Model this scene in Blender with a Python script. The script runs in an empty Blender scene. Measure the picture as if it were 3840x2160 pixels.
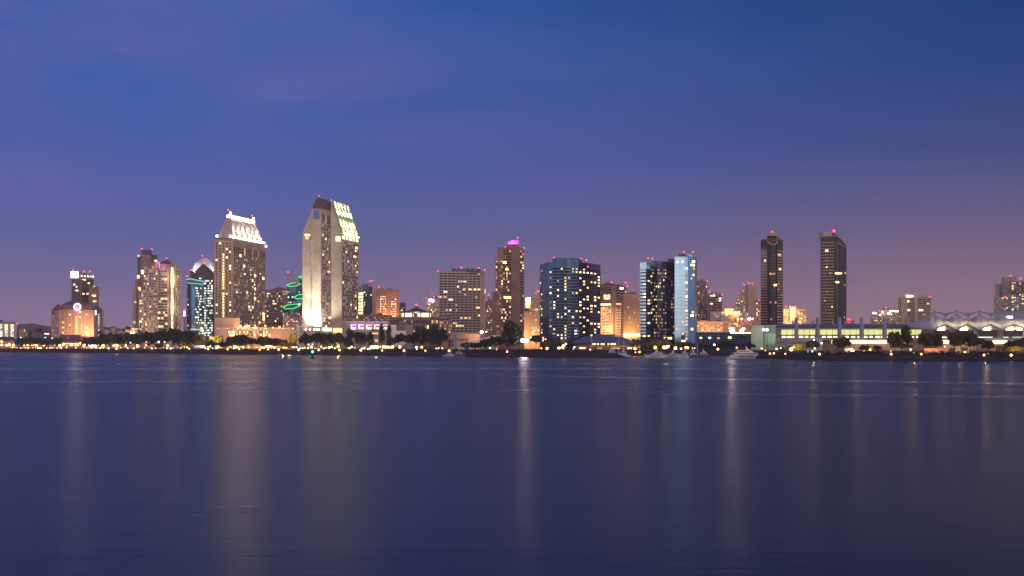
HAZE = 0.00008
import bpy, math, random
from mathutils import Vector, noise
random.seed(7)
sc = bpy.context.scene
col = sc.collection
F = 4600.0; HZ = 1303.0; EYE = 6.5          # focal length and horizon in photo pixels, camera height
def X(px, D): return (px - 1920.0) / F * D
def Z(py, D): return EYE + (HZ - py) / F * D
def P2(px, D): return Vector((X(px, D), D))
def P3(px, py, D): return Vector((X(px, D), D, Z(py, D)))
def lerp(a, b, t): return a + (b - a) * t
def interp(tab, v):
    if v <= tab[0][0]: return tab[0][1]
    for (a, fa), (b, fb) in zip(tab, tab[1:]):
        if v <= b: return lerp(fa, fb, (v - a) / (b - a))
    return tab[-1][1]
# shoreline: bearing -> distance of the waterline
SHORE = [(-1400, 2300), (0, 1660), (450, 1380), (800, 1180), (1200, 1040), (1530, 960), (1900, 812), (2110, 790), (2135, 812),
         (2160, 950), (2772, 950), (2796, 745), (2900, 690), (3100, 612), (3500, 600), (3840, 566), (5200, 520)]
def shore(px): return interp(SHORE, px)
def topz(px): return interp([(2700, 4.5), (2900, 3.6), (5200, 3.4)], px)
def gz(px, D):
    t = min(1, max(0, (D - shore(px) - 14) / 120.0)); return lerp(topz(px), 4.5, t)

# ---------------------------------------------------------------- materials
MATS = {}
def nodes_of(name):
    m = bpy.data.materials.new(name); m.use_nodes = True
    nt = m.node_tree; b = nt.nodes['Principled BSDF']; MATS[name] = m
    return m, nt, b
def add(nt, t, **kw):
    n = nt.nodes.new(t)
    for k, v in kw.items():
        if k in n.inputs: n.inputs[k].default_value = v
        else: setattr(n, k, v)
    return n
def surf(name, c, rough=.8, metal=0., var=.25, scale=.08, spec=.3, stretch=(1, 1, 1), bump=0.):
    """a rough surface whose colour wanders with large and small procedural noise"""
    m, nt, b = nodes_of(name)
    tc = add(nt, 'ShaderNodeTexCoord'); mp = add(nt, 'ShaderNodeMapping'); mp.inputs['Scale'].default_value = stretch
    nt.links.new(tc.outputs['Object'], mp.inputs['Vector'])
    n1 = add(nt, 'ShaderNodeTexNoise', Scale=scale, Detail=6.0, Roughness=.65)
    nt.links.new(mp.outputs['Vector'], n1.inputs['Vector'])
    rp = add(nt, 'ShaderNodeValToRGB')
    e = rp.color_ramp.elements
    e[0].position = .3; e[1].position = .7
    e[0].color = (*[x * (1 - var) for x in c], 1); e[1].color = (*[min(1, x * (1 + var)) for x in c], 1)
    nt.links.new(n1.outputs['Fac'], rp.inputs['Fac']); nt.links.new(rp.outputs['Color'], b.inputs['Base Color'])
    b.inputs['Roughness'].default_value = rough; b.inputs['Metallic'].default_value = metal
    b.inputs['Specular IOR Level'].default_value = spec
    if bump:
        bp = add(nt, 'ShaderNodeBump', Strength=bump, Distance=.5)
        nt.links.new(n1.outputs['Fac'], bp.inputs['Height']); nt.links.new(bp.outputs['Normal'], b.inputs['Normal'])
    return m
def glass(name, c, rough=.08, metal=.85, var=.35):
    m = surf(name, c, rough, metal, var, .03, .5)
    nt = m.node_tree; b = nt.nodes['Principled BSDF']
    tc = add(nt, 'ShaderNodeTexCoord'); n = add(nt, 'ShaderNodeTexNoise', Scale=.11, Detail=3.0)
    nt.links.new(tc.outputs['Object'], n.inputs['Vector'])
    bp = add(nt, 'ShaderNodeBump', Strength=.12, Distance=.25)
    nt.links.new(n.outputs['Fac'], bp.inputs['Height']); nt.links.new(bp.outputs['Normal'], b.inputs['Normal'])
    return m
def glow(name, c, s, var=.0, sample=False, hue=.0):
    """something that gives off light; single windows differ by object"""
    m, nt, b = nodes_of(name)
    b.inputs['Base Color'].default_value = (.3, .3, .3, 1); b.inputs['Roughness'].default_value = .4
    b.inputs['Emission Color'].default_value = (*c, 1); b.inputs['Emission Strength'].default_value = s
    if var:
        oi = add(nt, 'ShaderNodeObjectInfo')
        mr = add(nt, 'ShaderNodeMapRange'); mr.inputs['To Min'].default_value = s * (1 - var); mr.inputs['To Max'].default_value = s * (1 + var)
        nt.links.new(oi.outputs['Random'], mr.inputs['Value']); nt.links.new(mr.outputs['Result'], b.inputs['Emission Strength'])
    m.cycles.emission_sampling = 'AUTO' if sample else 'NONE'
    return m
surf('beige_stone', (.40, .335, .27), scale=.05)
surf('pale_concrete', (.46, .42, .36), scale=.04, var=.15)
surf('cream_stucco', (.46, .37, .30), scale=.06)
surf('tan_concrete', (.42, .31, .22), scale=.05)
surf('rust_brick', (.34, .19, .12), scale=.08)
surf('brown_concrete', (.22, .15, .12), scale=.06)
surf('dark_stone', (.10, .085, .085), scale=.06)
surf('grey_metal', (.16, .17, .18), .55, .4)
surf('pink_stucco', (.46, .31, .26), scale=.05)
surf('white_paint', (.62, .62, .62), .6, var=.1)
surf('grey_concrete', (.26, .25, .24), scale=.05)
surf('dark_roof', (.055, .045, .05), .7, var=.4, scale=.3)
surf('plum_roof', (.12, .07, .10), .7, var=.3, scale=.2)
surf('navy_roof', (.06, .09, .19), .6, var=.25, scale=.2)
surf('metal_roof', (.33, .32, .31), .45, .35, .15, .1)
surf('green_roof', (.40, .44, .33), .5, .1, .15, .1)
surf('pylon_concrete', (.25, .25, .31), scale=.05)
m_ = surf('tent_fabric', (.25, .31, .44), .7, var=.1)
t_ = add(m_.node_tree, 'ShaderNodeBsdfTranslucent', Color=(.62, .62, .50, 1)); x_ = add(m_.node_tree, 'ShaderNodeMixShader', Fac=.4); b_ = m_.node_tree.nodes['Principled BSDF']
m_.node_tree.links.new(b_.outputs[0], x_.inputs[1]); m_.node_tree.links.new(t_.outputs[0], x_.inputs[2]); m_.node_tree.links.new(x_.outputs[0], m_.node_tree.nodes['Material Output'].inputs[0])
surf('hull_sky_tint', (.42, .48, .62), .25, var=.08, spec=.5)  # white boats, with the blue of skylight mixed into the base colour
surf('hull_navy', (.05, .08, .17), .25, var=.15, spec=.5)
surf('black_metal', (.03, .03, .035), .5, .5)
surf('bark', (.09, .065, .05), .9, var=.4, scale=1.2)
surf('tanbark', (.16, .13, .11), .9, var=.4, scale=1.2)
surf('leaf_dark', (.035, .045, .022), .6, var=.5, scale=.6)
surf('leaf_olive', (.06, .065, .028), .6, var=.5, scale=.6)
surf('leaf_bright', (.11, .11, .035), .6, var=.4, scale=.6)
surf('palm_leaf', (.04, .055, .025), .6, var=.4, scale=.6)
surf('hedge_leaf', (.014, .018, .014), .7, var=.5, scale=.7)
surf('rock', (.018, .018, .024), .85, var=.55, scale=.5, bump=.8)
surf('ground_mix', (.075, .065, .055), .9, var=.5, scale=.02)
surf('path_paving', (.16, .14, .12), .85, var=.2, scale=.2)
surf('hill_earth', (.10, .075, .07), .95, var=.5, scale=.004)
glass('blue_glass', (.075, .115, .19))
glass('dark_glass', (.05, .05, .075), .12, .6)
glass('bronze_glass', (.036, .024, .022), .15, .5)
surf('amber_slab', (.45, .30, .19), scale=.06)
glass('mirror_glass', (.72, .84, .90), .1, .9, .12)
glass('sky_glass', (.42, .58, .80), .12, .9, .14)
glass('steel_glass', (.20, .34, .52), .12, .9, .16)
glass('teal_glass', (.10, .19, .20), .12, .7)
surf('window_dark', (.022, .018, .022), .4, 0., .5, .2, .25)
surf('window_grey', (.13, .14, .17), .3, .2, .4, .2, .4)
glow('lit_warm', (1, .64, .27), 2.4, .7)
glow('lit_dim', (1, .60, .30), .6, .7)
glow('lit_faint', (1, .62, .36), .22)
glow('lit_yellow', (1, .70, .25), 3.2, .5)
glow('lit_white', (1, .86, .66), 2.0, .7)
glow('lit_cool', (.75, .95, .86), 1.5, .75)
glow('lit_green', (.80, .95, .42), 1.5, .35)
glow('hall_glass', (.74, .76, .25), 1.2)
glow('hall_bright', (1, .90, .55), 2.4)
glow('lit_pink', (1, .36, .58), .9, .3)
glow('lit_violet', (.62, .25, .95), 1.0, .4)
glow('aviation_red', (1, .03, .07), 4.5, .3)
glow('lit_orange', (1, .38, .18), 1.3, .5)
glow('neon_green', (.02, 1., .16), 1.4)
glow('neon_teal', (.2, .9, .72), 1.1)
glow('neon_magenta', (.80, .05, .78), 1.1, .2)
glow('neon_pink', (1, .62, .92), 2.2)
glow('sign_red', (.9, .03, .16), .9)
glow('sign_white', (.90, .97, 1), 12.)
glow('sign_warm', (1, .88, .74), 5.)
glow('sign_blue', (.55, .72, 1), 6.)
glow('sign_pink', (1, .62, .72), 5.)
glow('crest_flood_glow', (1, .70, .46), 28., 0, True)  # floodlights, and the crest whose floodlit look is made emissive
glow('lamp_warm', (1, .50, .15), 5., .5, True)
glow('lamp_amber', (1, .42, .07), 5., .5, True)
glow('lamp_white', (1, .88, .74), 9., .4, True)
glow('lamp_cool', (.76, .88, 1), 7., .3, True)
glow('lamp_pink', (1, .42, .40), 6., .3, True)
glow('lamp_green', (.55, 1, .72), 10., .2, True)
glow('buoy_green', (.05, 1, .70), 8., 0, True)
glow('flood_white', (1, .80, .74), 110., 0, True)

# ---------------------------------------------------------------- mesh builder
class MB:
    def __init__(s): s.v = []; s.f = []; s.m = []; s.mats = []
    def mi(s, mat):
        if mat not in s.mats: s.mats.append(mat)
        return s.mats.index(mat)
    def face(s, pts, mat):
        n = len(s.v); s.v += [Vector(p) for p in pts]; s.f.append(tuple(range(n, n + len(pts)))); s.m.append(s.mi(mat))
    def hexa(s, b, t, mat):                         # bottom loop, top loop (counter-clockwise from above)
        n = len(s.v); k = len(b); s.v += [Vector(p) for p in b] + [Vector(p) for p in t]; i = s.mi(mat)
        s.f.append(tuple(range(n + k - 1, n - 1, -1))); s.f.append(tuple(range(n + k, n + 2 * k))); s.m += [i, i]
        for a in range(k):
            c = (a + 1) % k; s.f.append((n + a, n + c, n + k + c, n + k + a)); s.m.append(i)
    def prism(s, poly, z0, z1, mat):
        s.hexa([(p[0], p[1], z0) for p in poly], [(p[0], p[1], z1) for p in poly], mat)
    def box(s, x0, x1, y0, y1, z0, z1, mat): s.prism([(x0, y0), (x1, y0), (x1, y1), (x0, y1)], z0, z1, mat)
    def extrude(s, pts, vec, mat):
        """flat outline swept along vec"""
        a = [Vector(p) for p in pts]; b = [p + Vector(vec) for p in a]; n = len(s.v); k = len(a); s.v += a + b; i = s.mi(mat)
        s.f.append(tuple(range(n, n + k))); s.f.append(tuple(range(n + 2 * k - 1, n + k - 1, -1))); s.m += [i, i]
        for q in range(k):
            c = (q + 1) % k; s.f.append((n + c, n + q, n + k + q, n + k + c)); s.m.append(i)
    def wallbox(s, A, B, s0, s1, z0, z1, d0, d1, mat):
        """box on wall A->B between lengths s0,s1 (metres), standing d0..d1 out of it"""
        A = Vector(A[:2]); B = Vector(B[:2]); u = (B - A).normalized(); n = Vector((u.y, -u.x))
        a = A + u * s0; b = A + u * s1
        s.prism([a + n * d1, b + n * d1, b + n * d0, a + n * d0], z0, z1, mat)
    def tube(s, pts, r, mat, k=6, closed=False):
        pts = [Vector(p) for p in pts]; n0 = len(s.v); i = s.mi(mat); N = len(pts)
        rr = r if isinstance(r, (list, tuple)) else [r] * N
        for q, p in enumerate(pts):
            a = pts[(q - 1) % N] if (q or closed) else p; b = pts[(q + 1) % N] if (q < N - 1 or closed) else p
            t = (b - a).normalized(); up = Vector((0, 0, 1)) if abs(t.z) < .9 else Vector((1, 0, 0))
            x = t.cross(up).normalized(); y = x.cross(t)
            for j in range(k):
                an = 2 * math.pi * j / k; s.v.append(p + (x * math.cos(an) + y * math.sin(an)) * rr[q])
        for q in range(N if closed else N - 1):
            o = n0 + q * k; o2 = n0 + ((q + 1) % N) * k
            for j in range(k): s.f.append((o + j, o + (j + 1) % k, o2 + (j + 1) % k, o2 + j)); s.m.append(i)
        if not closed:
            s.f.append(tuple(range(n0, n0 + k))); s.f.append(tuple(range(n0 + N * k - 1, n0 + (N - 1) * k - 1, -1))); s.m += [i, i]
    def lathe(s, c, prof, mat, k=12):
        c = Vector(c); n0 = len(s.v); i = s.mi(mat)
        for r, z in prof:
            for j in range(k):
                a = 2 * math.pi * j / k; s.v.append(c + Vector((math.cos(a) * r, math.sin(a) * r, z)))
        for q in range(len(prof) - 1):
            for j in range(k):
                a = n0 + q * k + j; b = n0 + q * k + (j + 1) % k; s.f.append((a, b, b + k, a + k)); s.m.append(i)
        s.f.append(tuple(range(n0 + k - 1, n0 - 1, -1))); e = n0 + (len(prof) - 1) * k; s.f.append(tuple(range(e, e + k))); s.m += [i, i]
    def ball(s, c, r, mat, k=10, sz=1.):
        s.lathe(c, [(r * math.sin(math.pi * q / 6) + .001, -r * sz * math.cos(math.pi * q / 6)) for q in range(7)], mat, k)
    def mesh(s, name, off=(0, 0, 0), smooth=False):
        o = Vector(off); me = bpy.data.meshes.new(name)
        me.from_pydata([tuple(p - o) for p in s.v], [], s.f)
        for m in s.mats: me.materials.append(MATS[m])
        me.polygons.foreach_set('material_index', s.m)
        if smooth: me.polygons.foreach_set('use_smooth', [True] * len(s.f))
        me.update(); return me
    def build(s, name, parent=None, smooth=False, off=None):
        w = world_of(parent) if parent else Vector((0, 0, 0))
        if off is not None: w = Vector(off)
        ob = bpy.data.objects.new(name, s.mesh(name, w, smooth)); col.objects.link(ob)
        if parent: ob.parent = parent
        elif off is not None: ob.location = w
        return ob
def world_of(o):
    w = Vector(o.location); p = o.parent
    while p: w += p.location; p = p.parent
    return w
def thing(name, label, cat, loc, group=None):
    o = bpy.data.objects.new(name, None); col.objects.link(o); o.location = loc; o.empty_display_size = 1
    o['label'] = label; o['category'] = cat
    if group: o['group'] = group
    return o
def structure(ob): ob['kind'] = 'structure'; return ob
def lamp(kind, loc, power, color, parent=None, target=None, size=.4, angle=60, blend=.6, aim=None):
    if kind == 'POINT' and (parent is not None or aim is not None):      # becomes a wide aimed spot; also carries added lights without fixtures
        kind = 'SPOT'; angle, blend = 150, .5; target = Vector(loc) + Vector(aim if aim is not None else (0, 10, 2.5))
    d = bpy.data.lights.new('aimed_light' if kind == 'SPOT' else 'lamp_light', kind); d.energy = power; d.color = color
    d.shadow_soft_size = size
    o = bpy.data.objects.new(d.name, d); col.objects.link(o)
    loc = Vector(loc)
    if target is not None:
        o.rotation_euler = (Vector(target) - loc).to_track_quat('-Z', 'Y').to_euler()
        d.spot_size = math.radians(angle); d.spot_blend = blend
    if parent: o.parent = parent; loc = loc - world_of(parent)
    o.location = loc
    return o
_cache = {}
def winmesh(w, h, t, mat):
    k = (round(w, 2), round(h, 2), round(t, 2), mat)
    if k not in _cache:
        m = MB(); m.box(-w / 2, w / 2, -t, 0, -h / 2, h / 2, mat); _cache[k] = m.mesh('window')
    return _cache[k]

# ---------------------------------------------------------------- buildings
ALLB = []; R_ = random.Random(3)
class Bld:
    """a building standing on the footprint corners V (bearing, distance), left to right as seen, and closed behind"""
    def __init__(s, name, label, V, top, depth=25, base=None, back=None, cat='building', group=None, z1=None):
        s.V = V; s.pts = [P2(*v) for v in V]; s.z0 = 3.9 if base is None else base
        s.z1 = z1 if z1 is not None else Z(top, V[0][1])
        s.poly = s.pts + [s.pts[-1] + s.pts[-1].normalized() * depth, s.pts[0] + s.pts[0].normalized() * depth]   # side walls run away along the line of sight
        c = sum(s.poly, Vector((0, 0))) / len(s.poly)
        s.root = thing(name, label, cat, (c.x, c.y, s.z0), group); s.wins = []; s.c = c; ALLB.append(s)
    def zz(s, py, i=0): return Z(py, s.V[i][1])
    def wall(s, mat, name='wall', z0=None, z1=None, poly=None):
        m = MB(); m.prism(poly or s.poly, s.z0 if z0 is None else z0, s.z1 if z1 is None else z1, mat); return m.build(name, s.root)
    def roof(s, mat='dark_roof', h=1.1, k=.96, name='roof'):
        m = MB(); m.prism([s.c + (p - s.c) * k for p in s.poly], s.z1, s.z1 + h, mat); o = m.build(name, s.root)
        if s.z1 > 28 and name == 'roof':
            for q in range(3):                               # plant on the roof
                t = s.c + (s.poly[0].lerp(s.poly[len(s.pts) - 1], R_.uniform(.15, .85)) - s.c) * .6; w_ = R_.uniform(1.2, 3.4); e = MB()
                e.box(t.x - w_, t.x + w_, t.y - 1.5, t.y + 2.5, s.z1 + h - .05, s.z1 + h + R_.uniform(1.2, 3.2), R_.choice(('grey_concrete', 'dark_stone', 'grey_metal'))); e.build('rooftop_unit', o)
                if q == 0: e = MB(); e.tube([(t.x + w_ + 1, t.y, s.z1 + h - .05), (t.x + w_ + 1, t.y, s.z1 + h + R_.uniform(4, 9))], .16, 'grey_metal', 5); e.build('antenna', o)
        return o
    def block(s, V, top, mat, name, depth=12, z0=None, bot=None):
        pts = [P2(*v) for v in V]; D = V[0][1]
        m = MB(); m.prism(pts + [pts[-1] + pts[-1].normalized() * depth, pts[0] + pts[0].normalized() * depth], s.z1 - .3 if bot is None and z0 is None else (z0 if z0 is not None else Z(bot, D)), Z(top, D), mat)
        return m.build(name, s.root)
    def seg(s, i): return s.pts[i], s.pts[i + 1]
    def L(s, i): return (s.pts[i + 1] - s.pts[i]).length
    def win(s, i, sx, zc, w, h, mat, t=.12, name='window', lit=True):
        s.wins.append((i, sx, zc, w, h, mat, t, name, lit))
    def grid(s, i, nc, nr, z0, z1, s0=0., s1=1., fw=.6, fh=.55, lit=.08, mats=('lit_warm',), dark='window_dark', pat=None, t=.12):
        L = s.L(i); a = s0 * L; cw = (s1 - s0) * L / nc; ch = (z1 - z0) / nr
        for r in range(nr):
            for c in range(nc):
                on = pat(c, r) if pat else None
                if on is None: on = random.random() < lit
                mt = (random.choice(mats) if on else dark)
                if mt == 'window_dark' and not pat and R_.random() < .3: mt = R_.choice(('lit_faint', 'lit_faint', 'lit_dim'))     # rooms behind drawn curtains
                if isinstance(on, str): mt = on
                if mt: s.win(i, a + (c + .5) * cw, z0 + (r + .5) * ch, cw * fw, ch * fh, mt, t, 'window', bool(on))
    def bands(s, i, n, z0, z1, s0=0., s1=1., fh=.5, mat='window_dark', t=.1, name='window_band', d=0.):
        L = s.L(i); ch = (z1 - z0) / n; A, B = s.seg(i)
        for r in range(n):
            m = MB(); m.wallbox(A, B, s0 * L, s1 * L, z0 + (r + .5 - fh / 2) * ch, z0 + (r + .5 + fh / 2) * ch, d - .3, d + t, mat); m.build(name, s.root)
    def ribs(s, i, n, z0, z1, s0=0., s1=1., w=.5, t=.3, mat='pale_concrete', name='facade_rib'):
        L = s.L(i); A, B = s.seg(i)
        for k in range(n):
            x = L * lerp(s0, s1, k / (n - 1.)); m = MB(); m.wallbox(A, B, x - w / 2, x + w / 2, z0, z1, -.2, t, mat); m.build(name, s.root)
    def panel(s, i, s0, s1, z0, z1, mat, name, t=.25, d=-.2):
        L = s.L(i); A, B = s.seg(i); m = MB(); m.wallbox(A, B, s0 * L, s1 * L, z0, z1, d, t, mat); return m.build(name, s.root)
    def beacons(s, pts, r=1.0, D=None):
        for px, py in pts:
            d = D or s.V[0][1] + 3; p = P3(px, py, d); rr = .72 * r * d / 1300.
            m = MB(); m.ball(p, rr, 'aviation_red', 8); o = m.build('aviation_light', s.root, True)
            q = MB(); q.tube([p - Vector((0, 0, rr)), Vector((p.x, p.y, min(s.z1 - .2, p.z - rr - 1.5)))], .22, 'black_metal', 5); q.build('mast', s.root)
    def done(s, cap=100):
        on = [w for w in s.wins if w[8]]; off = [w for w in s.wins if not w[8]]
        if len(s.wins) <= cap: single, rest = s.wins, []
        else:
            random.shuffle(on); single, rest = on[:cap], on[cap:] + off
        for (i, sx, zc, w, h, mat, t, name, lit) in single:
            A, B = s.seg(i); u = (B - A).normalized(); n = Vector((u.y, -u.x)); p = A + u * sx + n * .02
            o = bpy.data.objects.new(name, winmesh(w, h, t, mat)); col.objects.link(o); o.parent = s.root
            o.location = (p.x - s.c.x, p.y - s.c.y, zc - s.z0); o.rotation_euler = (0, 0, math.atan2(u.y, u.x))
        if rest:
            m = MB(); n_ = len(s.pts); zs = [w[2] for w in s.wins]; zl, zh = min(zs), max(zs)
            for A, B in ((s.poly[-3], s.poly[-2]), (s.poly[-1], s.poly[0])) if len(getattr(s, 'poly', ())) == n_ + 2 else ():
                Ls = (B - A).length; nc = max(2, int(Ls / 4.5)); nr = max(2, int((zh - zl) / 4))
                for r in range(nr):
                    for c in range(nc): m.wallbox(A, B, Ls * (c + .22) / nc, Ls * (c + .78) / nc, zl + (zh - zl) * (r + .2) / nr, zl + (zh - zl) * (r + .75) / nr, .02, .12, R_.choice(('window_dark', 'window_dark', 'window_dark', 'lit_faint', 'lit_dim')) if R_.random() > .06 else 'lit_warm')
            for (i, sx, zc, w, h, mat, t, name, lit) in rest:
                A, B = s.seg(i); m.wallbox(A, B, sx - w / 2, sx + w / 2, zc - h / 2, zc + h / 2, .02, t + .02, mat)
            o = m.build('window_rows', s.root); o['kind'] = 'stuff'
R = random.random
# ================================================================ left group
# pale flats at the left edge
b = Bld('apartment_block', 'pale concrete flats at the left edge with three strips of lit windows', [(-70, 1900), (62, 1915)], 1209)
b.wall('pale_concrete'); b.roof()
for s0, s1 in ((.52, .60), (.66, .75), (.83, .92)):
    b.grid(0, 2, 9, Z(1264, 1900), Z(1216, 1900), s0, s1, .75, .6, .92, ('lit_white', 'lit_yellow', 'lit_cool'))
b.grid(0, 6, 9, Z(1264, 1900), Z(1216, 1900), .02, .48, .3, .5, .2, ('lit_warm',))
b.beacons([(64, 1214)]); b.done()

# distant tower with the white square sign
b = Bld('office_tower', 'distant slender tower with a white glowing square sign on its top corner', [(268, 2300), (303, 2306), (352, 2330)], 1030, 30)
b.wall('brown_concrete'); b.roof()
b.panel(0, .96, 1, b.z0, b.z1, 'tan_concrete', 'corner_pier', .8)
b.bands(0, 24, Z(1200, 2300), Z(1040, 2300), .05, .92, .5, 'window_dark'); b.bands(1, 24, Z(1200, 2300), Z(1046, 2300), .06, .95, .5, 'window_dark')
b.block([(332, 2290), (371, 2300)], 1074, 'brown_concrete', 'side_wing', 40, bot=1300)
for s, z in ((.3, 1067), (.55, 1075), (.5, 1089), (.62, 1089)): b.win(0, s * b.L(0), Z(z, 2300), 3.6, 2.6, 'lit_warm', .5)
for s, z in ((.15, 1047), (.3, 1048), (.6, 1060), (.2, 1101), (.5, 1100), (.65, 1115), (.85, 1102)): b.win(1, s * b.L(1), Z(z, 2300), 3.6, 2.4, 'lit_warm', .5)
for s in (.06, .3, .53, .74, .92): b.win(1, s * b.L(1), Z(1034, 2300), 3.4, 3.2, 'lit_white', .6)
for px, py in ((352, 1074), (349, 1108), (354, 1109), (353, 1130), (357, 1129)):
    m = MB(); p = P3(px, py, 2289); m.box(p.x - 2, p.x + 2, p.y - .2, p.y + 2, p.z - 1.2, p.z + 1.2, 'lit_warm'); m.build('window', b.root)
m = MB(); A, B = b.seg(0); m.wallbox(A, B, -1, b.L(0) * .72, Z(1041, 2300), Z(1019, 2300), .1, 1.2, 'sign_white'); m.build('illuminated_sign', b.root)
b.beacons([(273, 1014), (316, 1018), (337, 1018)]); b.done()

# hotel with the neon ring
b = Bld('hotel', 'stepped peach hotel with a glowing pink ring sign under its hipped roof',
        [(192, 1756), (222, 1742), (226, 1752), (348, 1752), (352, 1742), (388, 1762)], 1163, 34)
hz = lambda y: Z(y, 1750)
b.wall('pink_stucco')
m = MB(); m.prism([P2(228, 1756), P2(346, 1756), P2(346, 1780), P2(228, 1780)], b.z1 + .02, hz(1143), 'brown_concrete'); m.build('attic_storey', b.root)
def hip(root, px0, px1, D0, D1, z0, zt, mat, ridge=.0, name='roof', over=1.0):
    y0, y1 = D0 - over, D1 + over; a, c = X(px0, y0) - over, X(px1, y0) + over; a2, c2 = X(px0, y1) - over, X(px1, y1) + over; mx, my = (a + c + a2 + c2) / 4, (y0 + y1) / 2
    h = (c - a) / 2 * ridge; m = MB(); e = [(a, y0, z0), (c, y0, z0), (c2, y1, z0), (a2, y1, z0)]; r0, r1 = (mx - h, my, zt), (mx + h, my, zt)
    if ridge > 0:
        m.face([e[0], e[1], r1, r0], mat); m.face([e[1], e[2], r1], mat); m.face([e[2], e[3], r0, r1], mat); m.face([e[3], e[0], r0], mat)
    else:
        for q in range(4): m.face([e[q], e[(q + 1) % 4], (mx, my, zt)], mat)
    m.face(e[::-1], mat); m.prism([q[:2] for q in e], z0 - .6, z0 - .02, mat)
    return m.build(name, root)
hip(b.root, 234, 342, 1757, 1779, hz(1143) + .65, hz(1124), 'plum_roof', .35)
hip(b.root, 198, 238, 1745, 1770, b.z1 + .65, hz(1138), 'plum_roof', .0); hip(b.root, 345, 380, 1745, 1770, b.z1 + .65, hz(1147), 'plum_roof', .15)
b.grid(2, 9, 10, hz(1262), hz(1165), .03, .97, .32, .42, .20, ('lit_warm', 'lit_yellow'),
       pat=lambda c, r: ('lit_yellow' if random.random() < .75 else 'window_dark') if c == 4 and r < 8 else None)
b.grid(0, 3, 10, hz(1262), hz(1172), .12, .88, .35, .45, .08, ('lit_warm',))
b.grid(4, 3, 10, hz(1262), hz(1165), .1, .9, .3, .42, 0, pat=lambda c, r: 'lit_cool' if c == 1 and r < 9 else ('window_dark' if c == 2 else False))
m = MB(); A, B = b.seg(0); m.wallbox(A, B, 3.5, 9, hz(1182), hz(1167), .1, .5, 'window_grey'); m.build('arched_window', b.root)
m = MB(); A, B = b.seg(4); m.wallbox(A, B, 2.4, 4.6, hz(1182), hz(1164), .2, .7, 'lit_cool'); m.build('stair_window', b.root)
c0 = P3(290, 1151, 1749)
ring = [c0 + Vector((math.cos(t * math.pi / 14) * 4.6, 0, math.sin(t * math.pi / 14) * 4.6)) for t in range(28)]
m = MB(); m.tube(ring, 1.05, 'neon_pink', 8, True); rg = m.build('ring_sign', b.root, True)
m = MB(); m.tube([c0 + Vector((0, .9, 0)), c0 + Vector((0, .3, 0))], 3.7, 'sign_red', 24); q = m.build('sign_disc', rg)
lamp('POINT', c0 + Vector((0, -4, -3)), 5000, (1, .25, .45), b.root, size=2)
for px, pw in ((318, 130000), (338, 80000), (246, 40000), (280, 60000)):
    p = P3(px, 1285, 1738); lamp('SPOT', p, pw, (1, .55, .2), b.root, p + Vector((0, 12, 40)), .5, 95, .8)
b.done()

# striped tower behind
b = Bld('apartment_tower', 'tall dark-capped tower with vertical stripes behind the cream gabled tower', [(526, 1905), (590, 1918)], 955, 26)
b.wall('tan_concrete'); b.block([(531, 1908), (569, 1912)], 937, 'dark_stone', 'roof_penthouse', 14)
b.panel(0, .64, 1, Z(985, 1905), b.z1 + .5, 'dark_stone', 'upper_facade', .4)
for k in range(5): b.panel(0, .06 + k * .125, .12 + k * .125, Z(1240, 1905), Z(960, 1905), 'dark_stone', 'window_strip', .15)
b.block([(516, 1900), (527, 1902)], 953, 'dark_stone', 'stair_tower', 20, bot=1300); b.block([(506, 1898), (520, 1900)], 1052, 'brown_concrete', 'lower_wing', 26, bot=1300)
b.block([(497, 1895), (509, 1896)], 1078, 'tan_concrete', 'side_wing', 26, bot=1300)
for px, py in ((519, 959), (533, 1016), (534, 1024), (518, 1035), (518, 1041), (522, 1080), (524, 1087), (503, 1209), (506, 1133), (583, 978)):
    p = P3(px, py, 1891); m = MB(); m.box(p.x - 1.6, p.x + 1.6, p.y, p.y + 2.2, p.z - 1.3, p.z + 1.3, random.choice(['lit_warm', 'lit_white'])); m.build('window', b.root)
b.beacons([(531, 933), (569, 934)]); b.done()

# cream tower with gables
b = Bld('apartment_tower', 'cream tower of stacked balconies with a small hipped roof and a glowing yellow shaft',
        [(521, 1596), (540, 1600), (640, 1600), (652, 1600), (677, 1612)], 1007, 24)
cz = lambda y: Z(y, 1600)
b.z1 = cz(1090)
b.wall('cream_stucco', poly=[P2(521, 1597), P2(541, 1599.5), P2(541, 1626), P2(521, 1626)], z1=cz(1092), name='lower_wing')
b.z1 = cz(1006); b.poly[0] = P2(538, 1600); b.poly[-1] = P2(538, 1600) + Vector((0, 24)); b.wall('cream_stucco', poly=[P2(540, 1600), P2(652, 1600), P2(677, 1612), P2(677, 1634), P2(540, 1626)])
m = MB(); m.prism([P2(590, 1602), P2(660, 1603), P2(660, 1622), P2(590, 1622)], b.z1 + .02, cz(990), 'cream_stucco'); m.build('attic_storey', b.root)
hip(b.root, 596, 650, 1602, 1622, cz(990) + .65, cz(973), 'plum_roof', .2, over=.8)
for px, mt in ((592, 'neon_pink'), (650, 'cream_stucco')):
    pts = [P3(px - 8, 1008, 1598)] + [P3(px + 8 * math.cos(math.pi * (1 - t / 8)), 990 - 9 * math.sin(math.pi * t / 8), 1598) for t in range(9)] + [P3(px + 8, 1008, 1598)]
    m = MB(); m.extrude(pts, (0, 6, 0), 'cream_stucco'); g = m.build('gable', b.root)
    if mt == 'neon_pink': lamp('POINT', P3(px, 992, 1592), 5000, (1, .3, .7), b.root, size=.6)
    m = MB(); m.extrude([Vector((p.x + (X(px, 1598) - p.x) * .45, 1597.8, p.z - 1.2)) for p in pts], (0, .1, 0), 'window_grey'); m.build('arched_window', g)
n = 24; zt, zb = cz(1012), cz(1240)
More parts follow.
